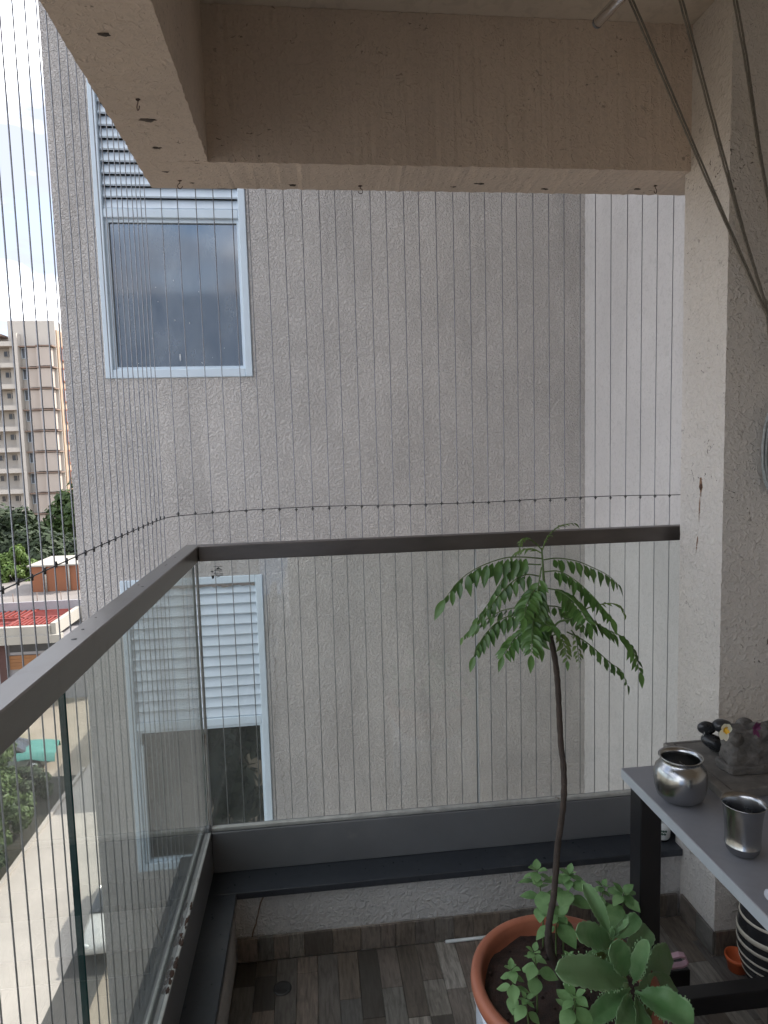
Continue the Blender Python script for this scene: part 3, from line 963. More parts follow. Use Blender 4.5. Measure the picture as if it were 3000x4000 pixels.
def rock(b, cx, cy, cz, hx, hy, hz, seed, amp, n=20):
    vs, fs = [], []
    for i in range(n + 1):
        th = math.pi * i / n
        for k in range(2 * n):
            ph = math.pi * k / n
            d = Vector((math.sin(th) * math.cos(ph), math.sin(th) * math.sin(ph), math.cos(th)))
            q = (abs(d.x) ** 7 + abs(d.y) ** 7 + abs(d.z) ** 7) ** (-1 / 7)
            p = Vector((d.x * hx, d.y * hy, d.z * hz)) * q
            p += d * amp * (noise.noise(p * 38 + Vector((seed, 0, 0))) + .6 * noise.noise(p * 90 + Vector((0, seed, 0))))
            p.z = max(p.z, -hz)
            vs.append((cx + p.x, cy + p.y, cz + p.z))
    m = 2 * n
    for i in range(n):
        for k in range(m):
            k2 = (k + 1) % m
            fs.append((i * m + k, (i + 1) * m + k, (i + 1) * m + k2, i * m + k2))
    b.add(vs, fs, 0, True)


rock(bm_, .964, 1.314, .8185, .074, .024, .0475, 3, .0075, 44)
rock(bm_, .968, 1.316, .7805, .086, .032, .0105, 9, .004, 24)
bm_.build('block', M['carved'], cb)
sc_ = MB()
for k, rr in enumerate((.0150, .0105, .006)):
    sc_.tube([(.8985, 1.2875 - .0015 * k, .851), (.8985, 1.300, .851)], rr, 18)
sc_.build('scroll', M['carved'], cb)
rotz = lambda ax, ay, az: (Matrix.Rotation(az, 3, 'Z') @ Matrix.Rotation(ay, 3, 'Y') @ Matrix.Rotation(ax, 3, 'X'))
STN = 'black stones gathered behind the carved block'
MB().blob((.922, 1.402, .7905), (.036, .028, .018), 14, .06, 1, rot=rotz(0, .45, .1)).build('black_stone', M['pebble'], label='oval black stone leaning on the slab below the flower', category='stone', group=STN)
st2 = MB().blob((.908, 1.415, .823), (.024, .012, .017), 14, .05, 2, rot=rotz(.3, .3, .1)).build('black_stone', M['pebble'], label='black stone with white stripes, topmost at the back', category='stone', group=STN)
for k in range(4):
    p = []
    for j in range(7):
        a = -.5 + j / 6 * 1.0
        p.append((.908 - .019 + .006 * k * .4 + .004 * math.cos(a) + (.030 if k > 1 else 0) * .3, 1.4035 - .0 + .002 * abs(a), .8185 + .006 * math.sin(a) + .006 * (k - 1.5) * .8))
    MB().tube(p, .0007, 5).build('stripe', M['ceramic'], st2)
MB().blob((.942, 1.408, .829), (.0235, .018, .0155), 14, .05, 4, rot=rotz(0, .1, 0)).build('black_stone', M['pebble'], label='round black stone directly behind the yellow flower', category='stone', group=STN)
MB().blob((.990, 1.395, .8345), (.0205, .016, .0150), 14, .08, 5).build('black_stone', M['carved'], label='brownish round stone between the two flowers', category='stone', group=STN)
MB().blob((1.047, 1.385, .800), (.030, .022, .0295), 14, .05, 6).build('black_stone', M['pebble'], label='dark domed stone right of the purple flower', category='stone', group=STN)

MB().blob((.982, 1.395, .7950), (.032, .026, .0245), 14, .06, 8).build('black_stone', M['carved'], label='large grey stone directly behind the carved block, under the brownish one', category='stone', group=STN)


def petal(b, c, d, nrm, ln, wd, cup=.25, mi=0, n=5):
    c, d, nrm = Vector(c), Vector(d).normalized(), Vector(nrm)
    s = d.cross(nrm).normalized()
    u = s.cross(d).normalized()
    vs, fs = [], []
    for i in range(n + 1):
        t = i / n
        w_ = wd * (math.sin(math.pi * min(1, t * .9 + .06)) ** .8)
        h = cup * ln * t * t
        for k in (-1, 0, 1):
            vs.append(c + d * ln * t + u * (h + (abs(k) * .16 * w_)) + s * k * w_)
    for i in range(n):
        for k in range(2):
            a = i * 3 + k
            fs.append((a, a + 1, a + 4, a + 3))
    b.add(vs, fs, mi, True)


fl = thing('flower', 'white flower with a yellow centre laid on the carved block', 'flower', (.93, 1.30, .85))
fc = at(2300 + 1255 * .4219, 2700 + 350 * .4219, 1.272)
for k, a in enumerate((-2.15, -1.6, .1, .8, 1.9)):
    b = MB()
    petal(b, fc, (math.cos(a), -.15, math.sin(a)), (0, -1, .2), .024 if k < 2 else .015, .0085, .2)
    b.build('petal', M['petal_white'], fl)
b = MB()
for k in range(7):
    a = rng.uniform(0, 6.28)
    petal(b, fc + Vector((0, -.002, 0)), (math.cos(a), -.4, math.sin(a)), (0, -1, 0), .010, .004, .3)
b.build('centre', M['petal_yellow'], fl)
fp = thing('flower', 'dark purple flower lying upright on the stone block', 'flower', (1.0, 1.33, .85))
fc = at(2300 + 1540 * .4219, 2700 + 350 * .4219, 1.283)
for k, (a, ln) in enumerate(((1.75, .033), (1.2, .028), (2.6, .02), (-1.3, .026), (-2.1, .02), (.4, .018))):
    b = MB()
    petal(b, fc, (math.cos(a), -.2, math.sin(a)), (0, -1, .2), ln * .68, .0042, .25)
    b.build('petal', M['petal_purple'], fp)
# crumpled tissue near the table edge
b = MB()
cc = Vector((.716, .925, .7545))
for k in range(9):
    a = rng.uniform(0, 6.28)
    petal(b, cc + Vector((rng.uniform(-.012, .016), rng.uniform(-.008, .008), rng.uniform(0, .006))), (math.cos(a), math.sin(a) * .5, rng.uniform(-.05, .3)), (0, 0, 1), .021, .008, .1)
b.build('paper_scrap', M['white'], label='small crumpled white paper scrap on the table edge', category='paper')

# ------------------------------------------------------------------ things under the table and on the floor
c = Vector((1.083, 1.918, .2226))
cu = thing('cup', 'small white cup with a green leaf print on the black coping', 'cup', c)
MB().lathe(c, [(.0001, 0), (.021, 0), (.023, .004), (.0235, .008)], 28).build('foot', M['black_glaze'], cu)
MB().lathe(c, [(.0236, .0082), (.026, .015), (.0275, .045), (.0275, .066), (.026, .066), (.0255, .02), (.0001, .012)], 28).build('body', M['ceramic'], cu)
for k in range(6):
    a = -2.3 + .28 * (k % 3) + .12 * (k // 3)
    z = .030 + .010 * (k // 3)
    MB().blob(c + Vector((.0268 * math.cos(a), .0268 * math.sin(a), z)), (.0042, .0042, .0036), 6, .3, k).build('leaf_print', M['green_print'], cu)

c = Vector((1.207, 1.565, 0))
vp = thing('striped_vase', 'black round vase with cream bands standing under the table', 'vase', c)
prof = [(.05, .0), (.062, .02), (.075, .055), (.083, .095), (.0865, .13), (.0865, .165), (.082, .20), (.072, .235), (.058, .26), (.05, .272), (.052, .285), (.046, .285), (.045, .27), (.0001, .2)]
vb = MB().lathe(c, prof, 44).build('body', M['black_glaze'], vp)


def vr(z):
    for (r0_, z0), (r1_, z1) in zip(prof, prof[1:]):
        if z0 <= z <= z1:
            return r0_ + (r1_ - r0_) * (z - z0) / (z1 - z0)
    return .05


for z, h in ((.045, .005), (.075, .005), (.1, .006), (.132, .010), (.162, .014), (.205, .006)):
    MB().lathe(c, [(vr(z - h / 2) - .001, z - h / 2 - .0005), (vr(z - h / 2) + .0008, z - h / 2), (vr(z) + .0012, z), (vr(z + h / 2) + .0008, z + h / 2), (vr(z + h / 2) - .001, z + h / 2 + .0005)], 44).build('band', M['stripe'], vb)
c = (1.152, 1.630, 0)
M['orange'] = plain('orange_plastic', (0.5, 0.1, 0.03), 0.45, 0, 0.1, 20)
og = thing('small_pot', 'small orange plant pot half hidden behind the striped vase', 'pot', c)
MB().lathe(c, [(.0001, .001), (.024, .001), (.029, .032), (.032, .033), (.033, .044), (.030, .044), (.027, .03), (.0001, .027)], 28).build('bowl', M['orange'], og)

# pink scoop with looped handle
pk = thing('pink_scoop', 'pink plastic scoop with a looped handle on the floor behind the plants', 'scoop', (.88, 1.5, 0))
b = MB()
rib = [(275, 1530), (340, 1505), (430, 1482), (490, 1490), (520, 1535), (505, 1572), (460, 1592), (360, 1604), (272, 1615), (266, 1650), (265, 1735), (264, 1790)]
vs = []
for i, (a, q) in enumerate(rib):
    p0 = at(2500 + a * .3618, 3200 + q * .3618, 1.49)
    vs += [p0, p0 + Vector((.004, .016, .001)), p0 + Vector((.004, .016, -.003)), p0 + Vector((.0015, 0, -.0045))]
fs = []
for i in range(len(rib) - 1):
    for k in range(4):
        k2 = (k + 1) % 4
        fs.append((i * 4 + k, i * 4 + k2, i * 4 + 4 + k2, i * 4 + 4 + k))
b.add(vs, fs)
b.build('handle', M['pink'], pk)
b = MB()
p0, p1 = at(2500 + 110 * .3618, 3200 + 1735 * .3618, 1.47), at(2500 + 262 * .3618, 3200 + 1650 * .3618, 1.52)
b.bbox((p0.x, 1.44, .002), (p1.x + .0, 1.53, .006), .001)
b.bbox((p0.x, 1.5305, .002), (p1.x, 1.534, .135), .001)
b.bbox((p0.x, 1.44, .007), (p0.x + .003, 1.53, .11), .001)
b.build('pan', M['pink'], pk)
MB().bbox((p1.x + .006, 1.50, 0.0), (p1.x + .062, 1.56, .132), .003).build('dark_block', M['table_leg'], label='dark block next to the pink scoop', category='box')  # plain dark block beside the scoop pan
# white stick along the skirting
MB().tube([(.352, 1.846, .0055), (.62, 1.8475, .0055)], .005, 8).build('stick', M['ceramic'], label='thin white stick lying on the floor along the skirting', category='stick')

# ------------------------------------------------------------------ stool, planter and plants
so = thing('stool', 'low white plastic stool under the terracotta planter', 'stool', (.475, 1.2, 0))
MB().bbox((.322, 1.06, .252), (.628, 1.362, .276), .004).build('seat', M['white'], so)
for lx in (.326, .588):
    for ly in (1.064, 1.322):
        MB().bbox((lx, ly, 0), (lx + .036, ly + .036, .2515), .003).build('leg', M['white'], so)

PC = Vector((.474, 1.205, 0))
pot = thing('planter', 'round terracotta planter bowl holding all the plants', 'planter', PC + Vector((0, 0, .2765)))
MB().lathe(PC, [(.0001, .277), (.10, .277), (.128, .285), (.155, .325), (.172, .368), (.180, .392), (.187, .394), (.1895, .404), (.188, .416), (.182, .421), (.172, .421), (.166, .416), (.163, .40), (.158, .37), (.0001, .32)], 72).build('bowl', M['terracotta'], pot)
sv, sf = [], []
NR, NA = 16, 48
for i in range(NR + 1):
    r = .1615 * i / NR
    for k in range(NA):
        a = 2 * math.pi * k / NA
        p = Vector((PC.x + r * math.cos(a), PC.y + r * math.sin(a), 0))
        p.z = .384 + .008 * noise.noise(p * 22) + .005 * noise.noise(p * 70) + (.012 if i == NR else 0) * .3
        sv.append(p)
for i in range(NR):
    for k in range(NA):
        k2 = (k + 1) % NA
        sf.append((i * NA + k, (i + 1) * NA + k, (i + 1) * NA + k2, i * NA + k2))
sl_ = MB().add(sv, sf, 0, True)
for k in range(160):
    a, r = rng.uniform(0, 6.28), .155 * math.sqrt(rng.random())
    s = rng.uniform(.0015, .0055)
    sl_.blob((PC.x + r * math.cos(a), PC.y + r * math.sin(a), .386), (s, s * .8, s * .7), 4, .5, k)
sl_.build('soil', M['soil'], pot, kind='stuff')


def leaf_mesh(name, ln, wd, mat, curve=.25, fold=.22, tip=1.25, n=6, pet=.06, wav=0.0):
    """a leaf along +X, upper side +Z, base at the origin"""
    vs, fs = [], []
    for i in range(n + 1):
        t = i / n
        w_ = wd * math.sin(math.pi * t ** .85) ** .9 * (1 - .35 * max(0, t - .5) * tip)
        if i in (0, n):
            w_ = wd * .02
        x_ = ln * (pet + (1 - pet) * t)
        z_ = -curve * ln * t * t
        e = fold * w_ + wav * math.sin(t * 19) * w_
        vs += [(x_, -w_, z_ + e), (x_, -w_ * .5, z_ + e * .42), (x_, 0, z_), (x_, w_ * .5, z_ + e * .42), (x_, w_, z_ + e)]
    for i in range(n):
        for k in range(4):
            a = i * 5 + k
            fs.append((a, a + 1, a + 6, a + 5))
    b = MB().add(vs, fs, 0, True)
    b.tube([(0, 0, 0), (ln * pet, 0, 0), (ln * .6, 0, -curve * ln * .36 - .0002)], [.0006, .0006, .0003], 4, cap=False)
    return b.mesh(name, mat)


LEAF = [leaf_mesh('leaflet', 1.0, .178, M['curry'], cv, fo, 1.3) for cv, fo in ((.12, .25), (.28, .12), (.2, .4))]
YOUNG = [leaf_mesh('leaflet', 1.0, .19, M['young'], .3, .4, 1.2)]


def frame_of(base, d, up, s, roll_=0.0):
    d = Vector(d).normalized()
    up = Vector(up)
    y_ = up.cross(d)
    y_ = y_.normalized() if y_.length > 1e-4 else d.orthogonal().normalized()
    z_ = d.cross(y_)
    R_ = Matrix((d, y_, z_)).transposed().to_4x4()
    return Matrix.Translation(base) @ R_ @ Matrix.Rotation(roll_, 4, 'X') @ Matrix.Diagonal((s, s, s, 1))


cl = thing('curry_plant', 'slender curry leaf sapling with an umbrella of drooping fronds in the planter', 'plant', (.47, 1.21, .385))
PY = 1.208


def z6(x_, y_, Y=PY):
    return at(1700 + x_ * .6028, 3000 + y_ * .6028, Y)


def z5(x_, y_, Y=PY):
    return at(1600 + x_ * .6028, 1950 + y_ * .6028, Y)


tp = [z6(822, 1475), z6(815, 1400), z6(790, 1290), z6(745, 1190), z6(726, 1080), z6(738, 960), z6(768, 850), z6(788, 690), z6(797, 520), z6(812, 350), z6(826, 180), z6(829, 0),
      z5(985, 1600), z5(977, 1400), z5(962, 1200), z5(938, 1040), z5(905, 880)]
tp = [p + Vector((0, .006 * math.sin(i * 1.1), 0)) for i, p in enumerate(tp)]
path = smooth_path(tp, 6)
nn = len(path)
MB().tube(path, [(.0102 - .0032 * min(1, i / 30) - .0016 * i / nn) * (1 + .06 * math.sin(i * 2.1) + .05 * rng.uniform(-1, 1)) for i in range(nn)], 10).build('trunk', M['bark'], cl)
sp = smooth_path([z5(905, 885), z5(885, 700, PY + .004), z5(868, 500), z5(862, 400), z5(856, 315)], 6)
MB().tube(sp, [.0036 - .0022 * i / len(sp) for i in range(len(sp))], 8).build('upper_stem', M['green_stem'], cl)
MB().tube(smooth_path([z5(905, 890), z5(960, 800, PY - .01), z5(1060, 770, PY - .02), z5(1120, 720, PY - .03)], 5), .0021, 7).build('side_shoot', M['green_stem'], cl)
MB().tube(smooth_path([z5(902, 880), z5(860, 800, PY - .02), z5(800, 760, PY - .03)], 5), .0019, 7).build('side_shoot', M['green_stem'], cl)

# each frond: pixel path, depth at start and tip, number of leaflet pairs, leaflet length, skip share, kind
FR = [
    ([(855, 385), (720, 375), (600, 385), (450, 440), (330, 520), (232, 640)], 0, -.08, 13, .047, 'hang'),
    ([(850, 425), (740, 425), (640, 470), (560, 590), (500, 690), (445, 760)], 0, .03, 13, .035, 'hang'),
    ([(850, 500), (750, 490), (660, 540), (590, 610), (520, 700), (440, 790)], 0, -.05, 13, .036, 'hang'),
    ([(860, 700), (740, 700), (600, 722), (480, 790), (400, 840), (350, 890)], -.02, .05, 14, .026, 'hang'),
    ([(840, 740), (720, 745), (610, 770), (520, 840), (460, 920), (420, 1010)], -.02, -.08, 14, .034, 'hang'),
    ([(830, 800), (760, 840), (690, 890), (640, 960), (608, 1010)], -.02, -.06, 9, .034, 'both'),
    ([(855, 440), (835, 560), (818, 700), (800, 800), (792, 900), (788, 1000)], -.01, -.12, 15, .037, 'both'),
    ([(870, 392), (960, 382), (1080, 400), (1180, 440), (1280, 490), (1345, 545)], 0, .04, 13, .041, 'hang'),
    ([(872, 470), (970, 468), (1080, 530), (1180, 620), (1250, 700), (1300, 760)], 0, -.07, 14, .037, 'hang'),
    ([(880, 575), (970, 595), (1050, 650), (1110, 720), (1150, 790)], 0, -.1, 11, .038, 'both'),
    ([(890, 690), (970, 700), (1060, 745), (1120, 810), (1170, 880)], 0, .06, 10, .035, 'hang'),
    ([(1070, 770), (1180, 790), (1290, 850), (1390, 900), (1450, 990), (1490, 1110)], -.02, -.07, 12, .036, 'both'),
    ([(1020, 860), (1120, 910), (1210, 980), (1300, 1060), (1370, 1110), (1410, 1200)], -.02, .02, 12, .030, 'hang'),
    ([(930, 880), (975, 880), (1005, 950), (1020, 1040)], -.02, -.07, 7, .022, 'both'),
    ([(1050, 850), (1080, 900), (1092, 990), (1098, 1060)], -.03, .03, 7, .020, 'both'),
    ([(858, 335), (885, 260), (930, 205), (980, 170), (1060, 155)], 0, -.02, 7, .017, 'young'),
    ([(855, 325), (810, 280), (760, 250), (725, 270), (715, 310)], 0, -.03, 9, .012, 'young'),
    ([(855, 350), (790, 320), (720, 335), (670, 365)], 0, .03, 7, .017, 'young'),
    ([(1120, 720), (1200, 690), (1290, 675), (1360, 690), (1392, 740)], -.03, -.05, 10, .014, 'young'),
    ([(880, 620), (850, 720), (880, 800), (930, 830)], -.01, -.11, 8, .034, 'both'),
    ([(865, 560), (800, 600), (760, 680), (745, 760)], -.01, -.09, 9, .035, 'both'),
    ([(900, 780), (860, 830), (840, 880), (850, 950)], -.02, -.08, 7, .032, 'both'),
]
for (pp, y0, y1, pairs, ll, kind) in FR:
    m = len(pp) - 1
    pts3 = [z5(x_, y_, PY + y0 + (y1 - y0) * (i / m) ** 1.2) for i, (x_, y_) in enumerate(pp)]
    path = smooth_path(pts3, 8)
    n = len(path)
    fr = MB().tube(path, [.0015 - .001 * i / n for i in range(n)], 5).build('frond', M['green_stem'] if kind != 'young' else M['young'], cl)
    nl = pairs * 2 if kind == 'young' else (int(pairs * 2.1) if kind == 'both' else int(pairs * 1.45))
    for j in range(nl):
        t = .12 + .86 * (j + .5) / nl
        i = min(n - 2, int(t * (n - 1)))
        p = path[i].lerp(path[i + 1], t * (n - 1) - i)
        tg = (path[i + 1] - path[i]).normalized()
        side = tg.cross(Vector((0, 0, 1)))
        side = side.normalized() if side.length > .1 else Vector((1, 0, 0))
        sgn = 1 if j % 2 else -1
        s = ll * .95 * (.55 + .45 * math.sin(math.pi * min(1, t * 1.02 + .06)) ** .6) * rng.uniform(.85, 1.12)
        if kind == 'hang':
            d = tg * .40 + side * sgn * .34 + Vector((0, 0, -1.0))
            up = Vector((.45 * sgn, -1.0, .3))
        elif kind == 'young':
            d = tg * .8 + side * sgn * .7 + Vector((0, 0, -.35 * rng.random()))
            up = Vector((0, -.3, 1))
        else:
            d = tg * .75 + side * sgn * .95 + Vector((0, 0, -.42 + rng.uniform(-.15, .15)))
            up = Vector((.2 * sgn, -.8, .8))
        d += Vector((rng.uniform(-.16, .16), rng.uniform(-.16, .16), rng.uniform(-.12, .12)))
        me = rng.choice(YOUNG if kind == 'young' or (ll < .024 and kind == 'both') else LEAF)
        place('leaflet', me, fr, frame_of(p, d, up, s, rng.uniform(-.35, .35)))
    place('leaflet', LEAF[0] if kind != 'young' else YOUNG[0], fr, frame_of(path[-1], path[-1] - path[-3] + Vector((0, 0, -.004)), (0, -.6, 1), ll * .95))

# --- fleshy, toothed succulent on the right of the bowl
ks = thing('succulent', 'tall succulent with broad fleshy toothed leaves at the right of the planter', 'plant', (.575, 1.14, .385))


def zk(x_, y_, Y):
    return at(2200 + x_ * .3014, 3350 + y_ * .3014, Y)


def toothed(base, tip, width, mat, nrm=(0, -.5, 1), curve=.12, fold=.3, teeth=13, stemt=.1, tsize=1.0, name='leaf', plantlets=False, label=None):
    base, tip = Vector(base), Vector(tip)
    ax = tip - base
    ln = ax.length
    d = ax / ln
    nrm = Vector(nrm)
    s = d.cross(nrm).normalized()
    u = s.cross(d).normalized()
    if u.dot(nrm) < 0:
        u = -u
    N = teeth * 4
    th = .0013
    vs, fs = [], []
    ph = rng.uniform(0, 6)
    for i in range(N + 1):
        t = i / N
        q = max(0.0, (t - stemt) / (1 - stemt))
        w_ = max(width * .12 * (1 - q), width * 1.62 * q ** .55 * max(0, 1 - q) ** .36 * 1.02)
        if i == N:
            w_ = width * .06
        tooth = width * .085 * tsize * (abs(math.sin(math.pi * teeth * t)) - .35) if .03 < q < .985 else 0
        z_ = -curve * ln * 1.5 * (t - .25) ** 2 * (1 if t > .25 else 0)
        wv = .10 * w_ * math.sin(5.5 * t * math.pi + ph)
        c_ = base + d * ln * t + u * z_
        e = lambda k, sg: u * (fold * w_ * abs(k) ** 1.05 + wv * sg * abs(k) ** 2)
        ww = w_ + tooth
        vs += [c_ + s * -ww + e(1, 1), c_ + s * (-w_ * .9) + e(.9, 1), c_ + s * (-w_ * .45) + e(.45, 1) + u * .0008, c_ - u * .0008, c_ + s * (w_ * .45) + e(.45, -1) + u * .0008, c_ + s * (w_ * .9) + e(.9, -1), c_ + s * ww + e(1, -1)]
    cols = 7
    b = MB()
    f0, f1 = [], []
    for i in range(N):
        for k in range(6):
            a = i * cols + k
            (f1 if k in (0, 5) else f0).append((a, a + 1, a + cols + 1, a + cols))
    o = len(vs)
    low = [p - u * th for p in vs]
    b.add(vs + low, f0 + [tuple(i + o for i in f[::-1]) for f in f0], 0, True)
    b.add(vs + low, f1 + [tuple(i + o for i in f[::-1]) for f in f1], 1, True)
    rim = []
    for i in range(N):
        for k in (0, 6):
            a, c_ = i * cols + k, (i + 1) * cols + k
            rim.append((a, c_, c_ + o, a + o))
    b.add(vs + low, rim, 1, True)
    if plantlets:
        for i in range(6, N, 2):
            for k in (0, 6):
                if rng.random() < .55:
                    p = vs[i * cols + k]
                    q = (p - (base + d * ln * i / N)).normalized()
                    b.blob(p + q * .0024 - u * .001, (.0013, .0013, .0022), 4, .4, i, 1, None)
    return b.build(name, [mat, M['kal_edge']], ks, label=label)


KW = .3014
stem = smooth_path([(.575, 1.15, .378), zk(850, 1900, 1.14), zk(840, 1760, 1.13), zk(760, 1450, 1.15), zk(650, 1150, 1.17), zk(600, 980, 1.18)], 6)
MB().tube(stem, [.0062 - .0025 * i / len(stem) for i in range(len(stem))], 9).build('stem', M['green_stem'], ks)
toothed(zk(610, 1010, 1.18), zk(275, 350, 1.20), .0165, M['kal'], (.25, -1, .35), .05, .75, 11)
toothed(zk(830, 1600, 1.13), zk(75, 1420, 1.03), .030, M['kal'], (0.05, -.75, 1), .14, .38, 13, plantlets=True)
toothed(zk(880, 1770, 1.12), zk(770, 2230, 1.02), .0215, M['kal'], (0, -.9, .7), .12, .45, 12)
toothed(zk(930, 1740, 1.12), zk(1690, 2080, 1.05), .032, M['kal'], (.25, -.7, 1), .16, .38, 13, plantlets=True)
toothed(zk(905, 1640, 1.13), zk(1075, 1090, 1.10), .0165, M['kal'], (-.9, -.55, .2), .06, .55, 15, plantlets=True)
toothed(zk(650, 1100, 1.17), zk(255, 960, 1.09), .0245, M['kal'], (.1, -.8, .75), .10, .2, 9)
toothed(zk(640, 1050, 1.17), zk(890, 880, 1.12), .0185, M['kal'], (-.15, -.35, 1), -.10, .35, 9, plantlets=True)
toothed(zk(640, 1060, 1.175), zk(975, 775, 1.21), .0175, M['kal'], (-.8, -.7, .3), -.05, .3, 9)
toothed(zk(880, 1530, 1.14), zk(640, 1130, 1.08), .0265, M['kal'], (.2, -1, .4), .02, .2, 9)
toothed(zk(900, 1560, 1.15), zk(1440, 1230, 1.27), .0305, M['kal'], (-.2, -.85, .55), .05, .15, 13)
toothed(zk(960, 1780, 1.13), zk(1200, 2150, 1.08), .0120, M['kal_old'], (.5, -.9, .3), .06, .35, 9, label='yellowing old leaf hanging low')
toothed(zk(560, 1260, 1.15), zk(430, 1290, 1.12), .0090, M['kal_old'], (.2, -.8, .5), .1, .3, 6)
toothed(zk(620, 1040, 1.18), zk(610, 930, 1.14), .0080, M['kal'], (0, -.6, .8), -.1, .4, 6)

toothed(zk(760, 1400, 1.155), zk(1130, 900, 1.235), .0240, M['kal'], (-.5, -.8, .4), .06, .35, 11)
toothed(zk(870, 1690, 1.13), zk(420, 2060, 1.05), .0200, M['kal'], (-.1, -.75, .9), .16, .4, 11, plantlets=True)
toothed(zk(930, 1700, 1.14), zk(1500, 1600, 1.20), .0240, M['kal'], (.1, -.6, 1), .12, .3, 11)
toothed(zk(690, 1250, 1.16), zk(330, 1330, 1.13), .0170, M['kal'], (0, -.7, .9), .12, .35, 9)
toothed(zk(940, 1790, 1.12), zk(1060, 2320, 1.03), .0230, M['kal'], (.3, -.9, .6), .12, .4, 11)

# --- soft young herb sprigs
HERB = [leaf_mesh('leaf', 1.0, w_, M['herb'], cv, fo, .3, 7, .10, .02) for w_, cv, fo in ((.35, .22, .12), (.31, .1, .2), (.37, .35, .06))]


def z8(x_, y_, Y):
    return at(1800 + x_ * .5726, 3400 + y_ * .5726, Y)


def sprig(pp, Y0, Y1, size, nodes, label, top=True):
    size *= 1.32
    nodes += 1
    m = len(pp) - 1
    pts3 = [z8(x_, y_, Y0 + (Y1 - Y0) * i / m) for i, (x_, y_) in enumerate(pp)]
    b0 = pts3[0].copy()
    dx, dy = b0.x - PC.x, b0.y - PC.y
    rr = math.hypot(dx, dy)
    k = min(1.0, .145 / max(rr, 1e-6))
    pts3 = [Vector((PC.x + dx * k, PC.y + dy * k, .380))] + pts3
    path = smooth_path(pts3, 5)
    t_ = thing('herb_sprig', label, 'plant', path[0], 'soft green herb sprigs growing in the planter')
    n = len(path)
    MB().tube(path, [.0019 - .0009 * i / n for i in range(n)], 6).build('stem', M['green_stem'], t_)
    tot = sum((path[i + 1] - path[i]).length for i in range(n - 1))
    ph = rng.uniform(0, 3)
    for j in range(nodes):
        t = .30 + .70 * (j + 1) / nodes
        i = min(n - 2, int(t * (n - 1)))
        p = path[i].lerp(path[i + 1], t * (n - 1) - i)
        tg = (path[min(n - 1, i + 1)] - path[max(0, i - 1)]).normalized()
        a0 = ph + j * math.pi / 2
        s0 = size * (1.0 if t < .8 else .62) * rng.uniform(.85, 1.1)
        for q in (0, 1):
            a = a0 + q * math.pi + rng.uniform(-.25, .25)
            sd = Vector((math.cos(a), math.sin(a), 0))
            lift = -.15 + .75 * max(0, t - .55) + rng.uniform(-.25, .2)
            place('leaf', rng.choice(HERB), t_, frame_of(p, sd + tg * lift, Vector((0, 0, 1)) + sd * .2, s0 * rng.uniform(.85, 1.1), rng.uniform(-.3, .3)))
    for q in range(3):
        a = ph + q * 2.1
        place('leaf', rng.choice(HERB), t_, frame_of(path[-1], Vector((math.cos(a) * .8, math.sin(a) * .8, .75)), (0, 0, 1), size * .5))


sprig([(360, 880), (355, 780), (345, 680)], 1.13, 1.10, .030, 4, 'herb sprig at the left front inside the planter, nearest its rim')
sprig([(520, 760), (515, 660), (500, 560)], 1.17, 1.15, .030, 4, 'herb sprig just left of the curry plant trunk')
sprig([(450, 950), (450, 880)], 1.09, 1.08, .024, 3, 'tiny low herb sprig in front of the left one')
sprig([(770, 1010), (775, 930), (780, 860)], 1.065, 1.05, .034, 4, 'herb sprig at the front middle of the planter')
sprig([(560, 330), (548, 180), (535, 60), (520, 5)], 1.33, 1.36, .041, 6, 'tallest herb sprig, behind the trunk on its left side')
sprig([(700, 340), (730, 180), (742, 70), (738, 30)], 1.31, 1.34, .040, 6, 'herb sprig standing right behind the trunk')
sprig([(650, 420), (660, 350), (670, 310)], 1.26, 1.25, .046, 3, 'broad-leaved herb sprig low behind the trunk')
sprig([(1090, 420), (1100, 300), (1108, 190), (1110, 160)], 1.29, 1.31, .046, 5, 'herb sprig behind the succulent, in front of the table leg')
sprig([(960, 300), (965, 180), (970, 110)], 1.32, 1.36, .030, 4, 'small pale herb sprig half hidden behind the upright succulent leaf')
sprig([(735, 640), (738, 590)], 1.18, 1.17, .021, 3, 'small herb sprig between trunk and succulent')

# ------------------------------------------------------------------ far apartment tower
M['tower'] = plain('tower_paint', (0.45, 0.42, 0.38), 0.9, 0, 0.05, 0.4)
M['tower_tan'] = plain('tower_tan_paint', (0.4, 0.35, 0.31), 0.9, 0, 0.05, 0.4, spots=(0.5, 0.6, 0.35, (0.4, 0.33, 0.27)))
M['tower_peach'] = plain('tower_peach_paint', (0.36, 0.265, 0.19), 0.9, 0, 0.04, 0.4)
M['ledge'] = plain('brown_ledge', (0.2, 0.14, 0.11), 0.8, 0, 0.1, 1)
M['dark_win'] = plain('dark_window', (0.05, 0.055, 0.065), 0.12, 0, 0.3, 0.6)
M['grey_win'] = plain('grey_window', (0.13, 0.14, 0.16), 0.12, 0, 0.3, 0.6)
M['orange_frame'] = plain('orange_frame', (0.2, 0.065, 0.035), 0.7, 0, 0.1, 1)
tw = thing('apartment_tower', 'distant cream apartment tower with stacked balconies above the trees', 'building', (-40, 105, GZ))
MB().box((-60, 102.2, GZ), (-42.1, 120, 19.0)).box((-42.1, 101.0, GZ), (-35.7, 120, 21.2)).build('wall', M['tower'], tw)
MB().box((-41.05, 99.6, GZ), (-40.45, 100.99, 19.3)).build('pier', M['tower'], tw)
MB().box((-35.7, 101.2, GZ), (-35.55, 119, 19.9)).build('side_wall', M['tower_peach'], tw)
MB().box((-60, 99.9, 18.9), (-42.6, 102.15, 19.2)).build('roof', M['ledge'], tw)
MB().tube([(-41.7, 104, 21.2), (-41.7, 104, 23)], .05, 5).tube([(-38, 106, 21.2), (-38, 106, 22.6)], .05, 5).build('antenna', M['ledge'], tw)
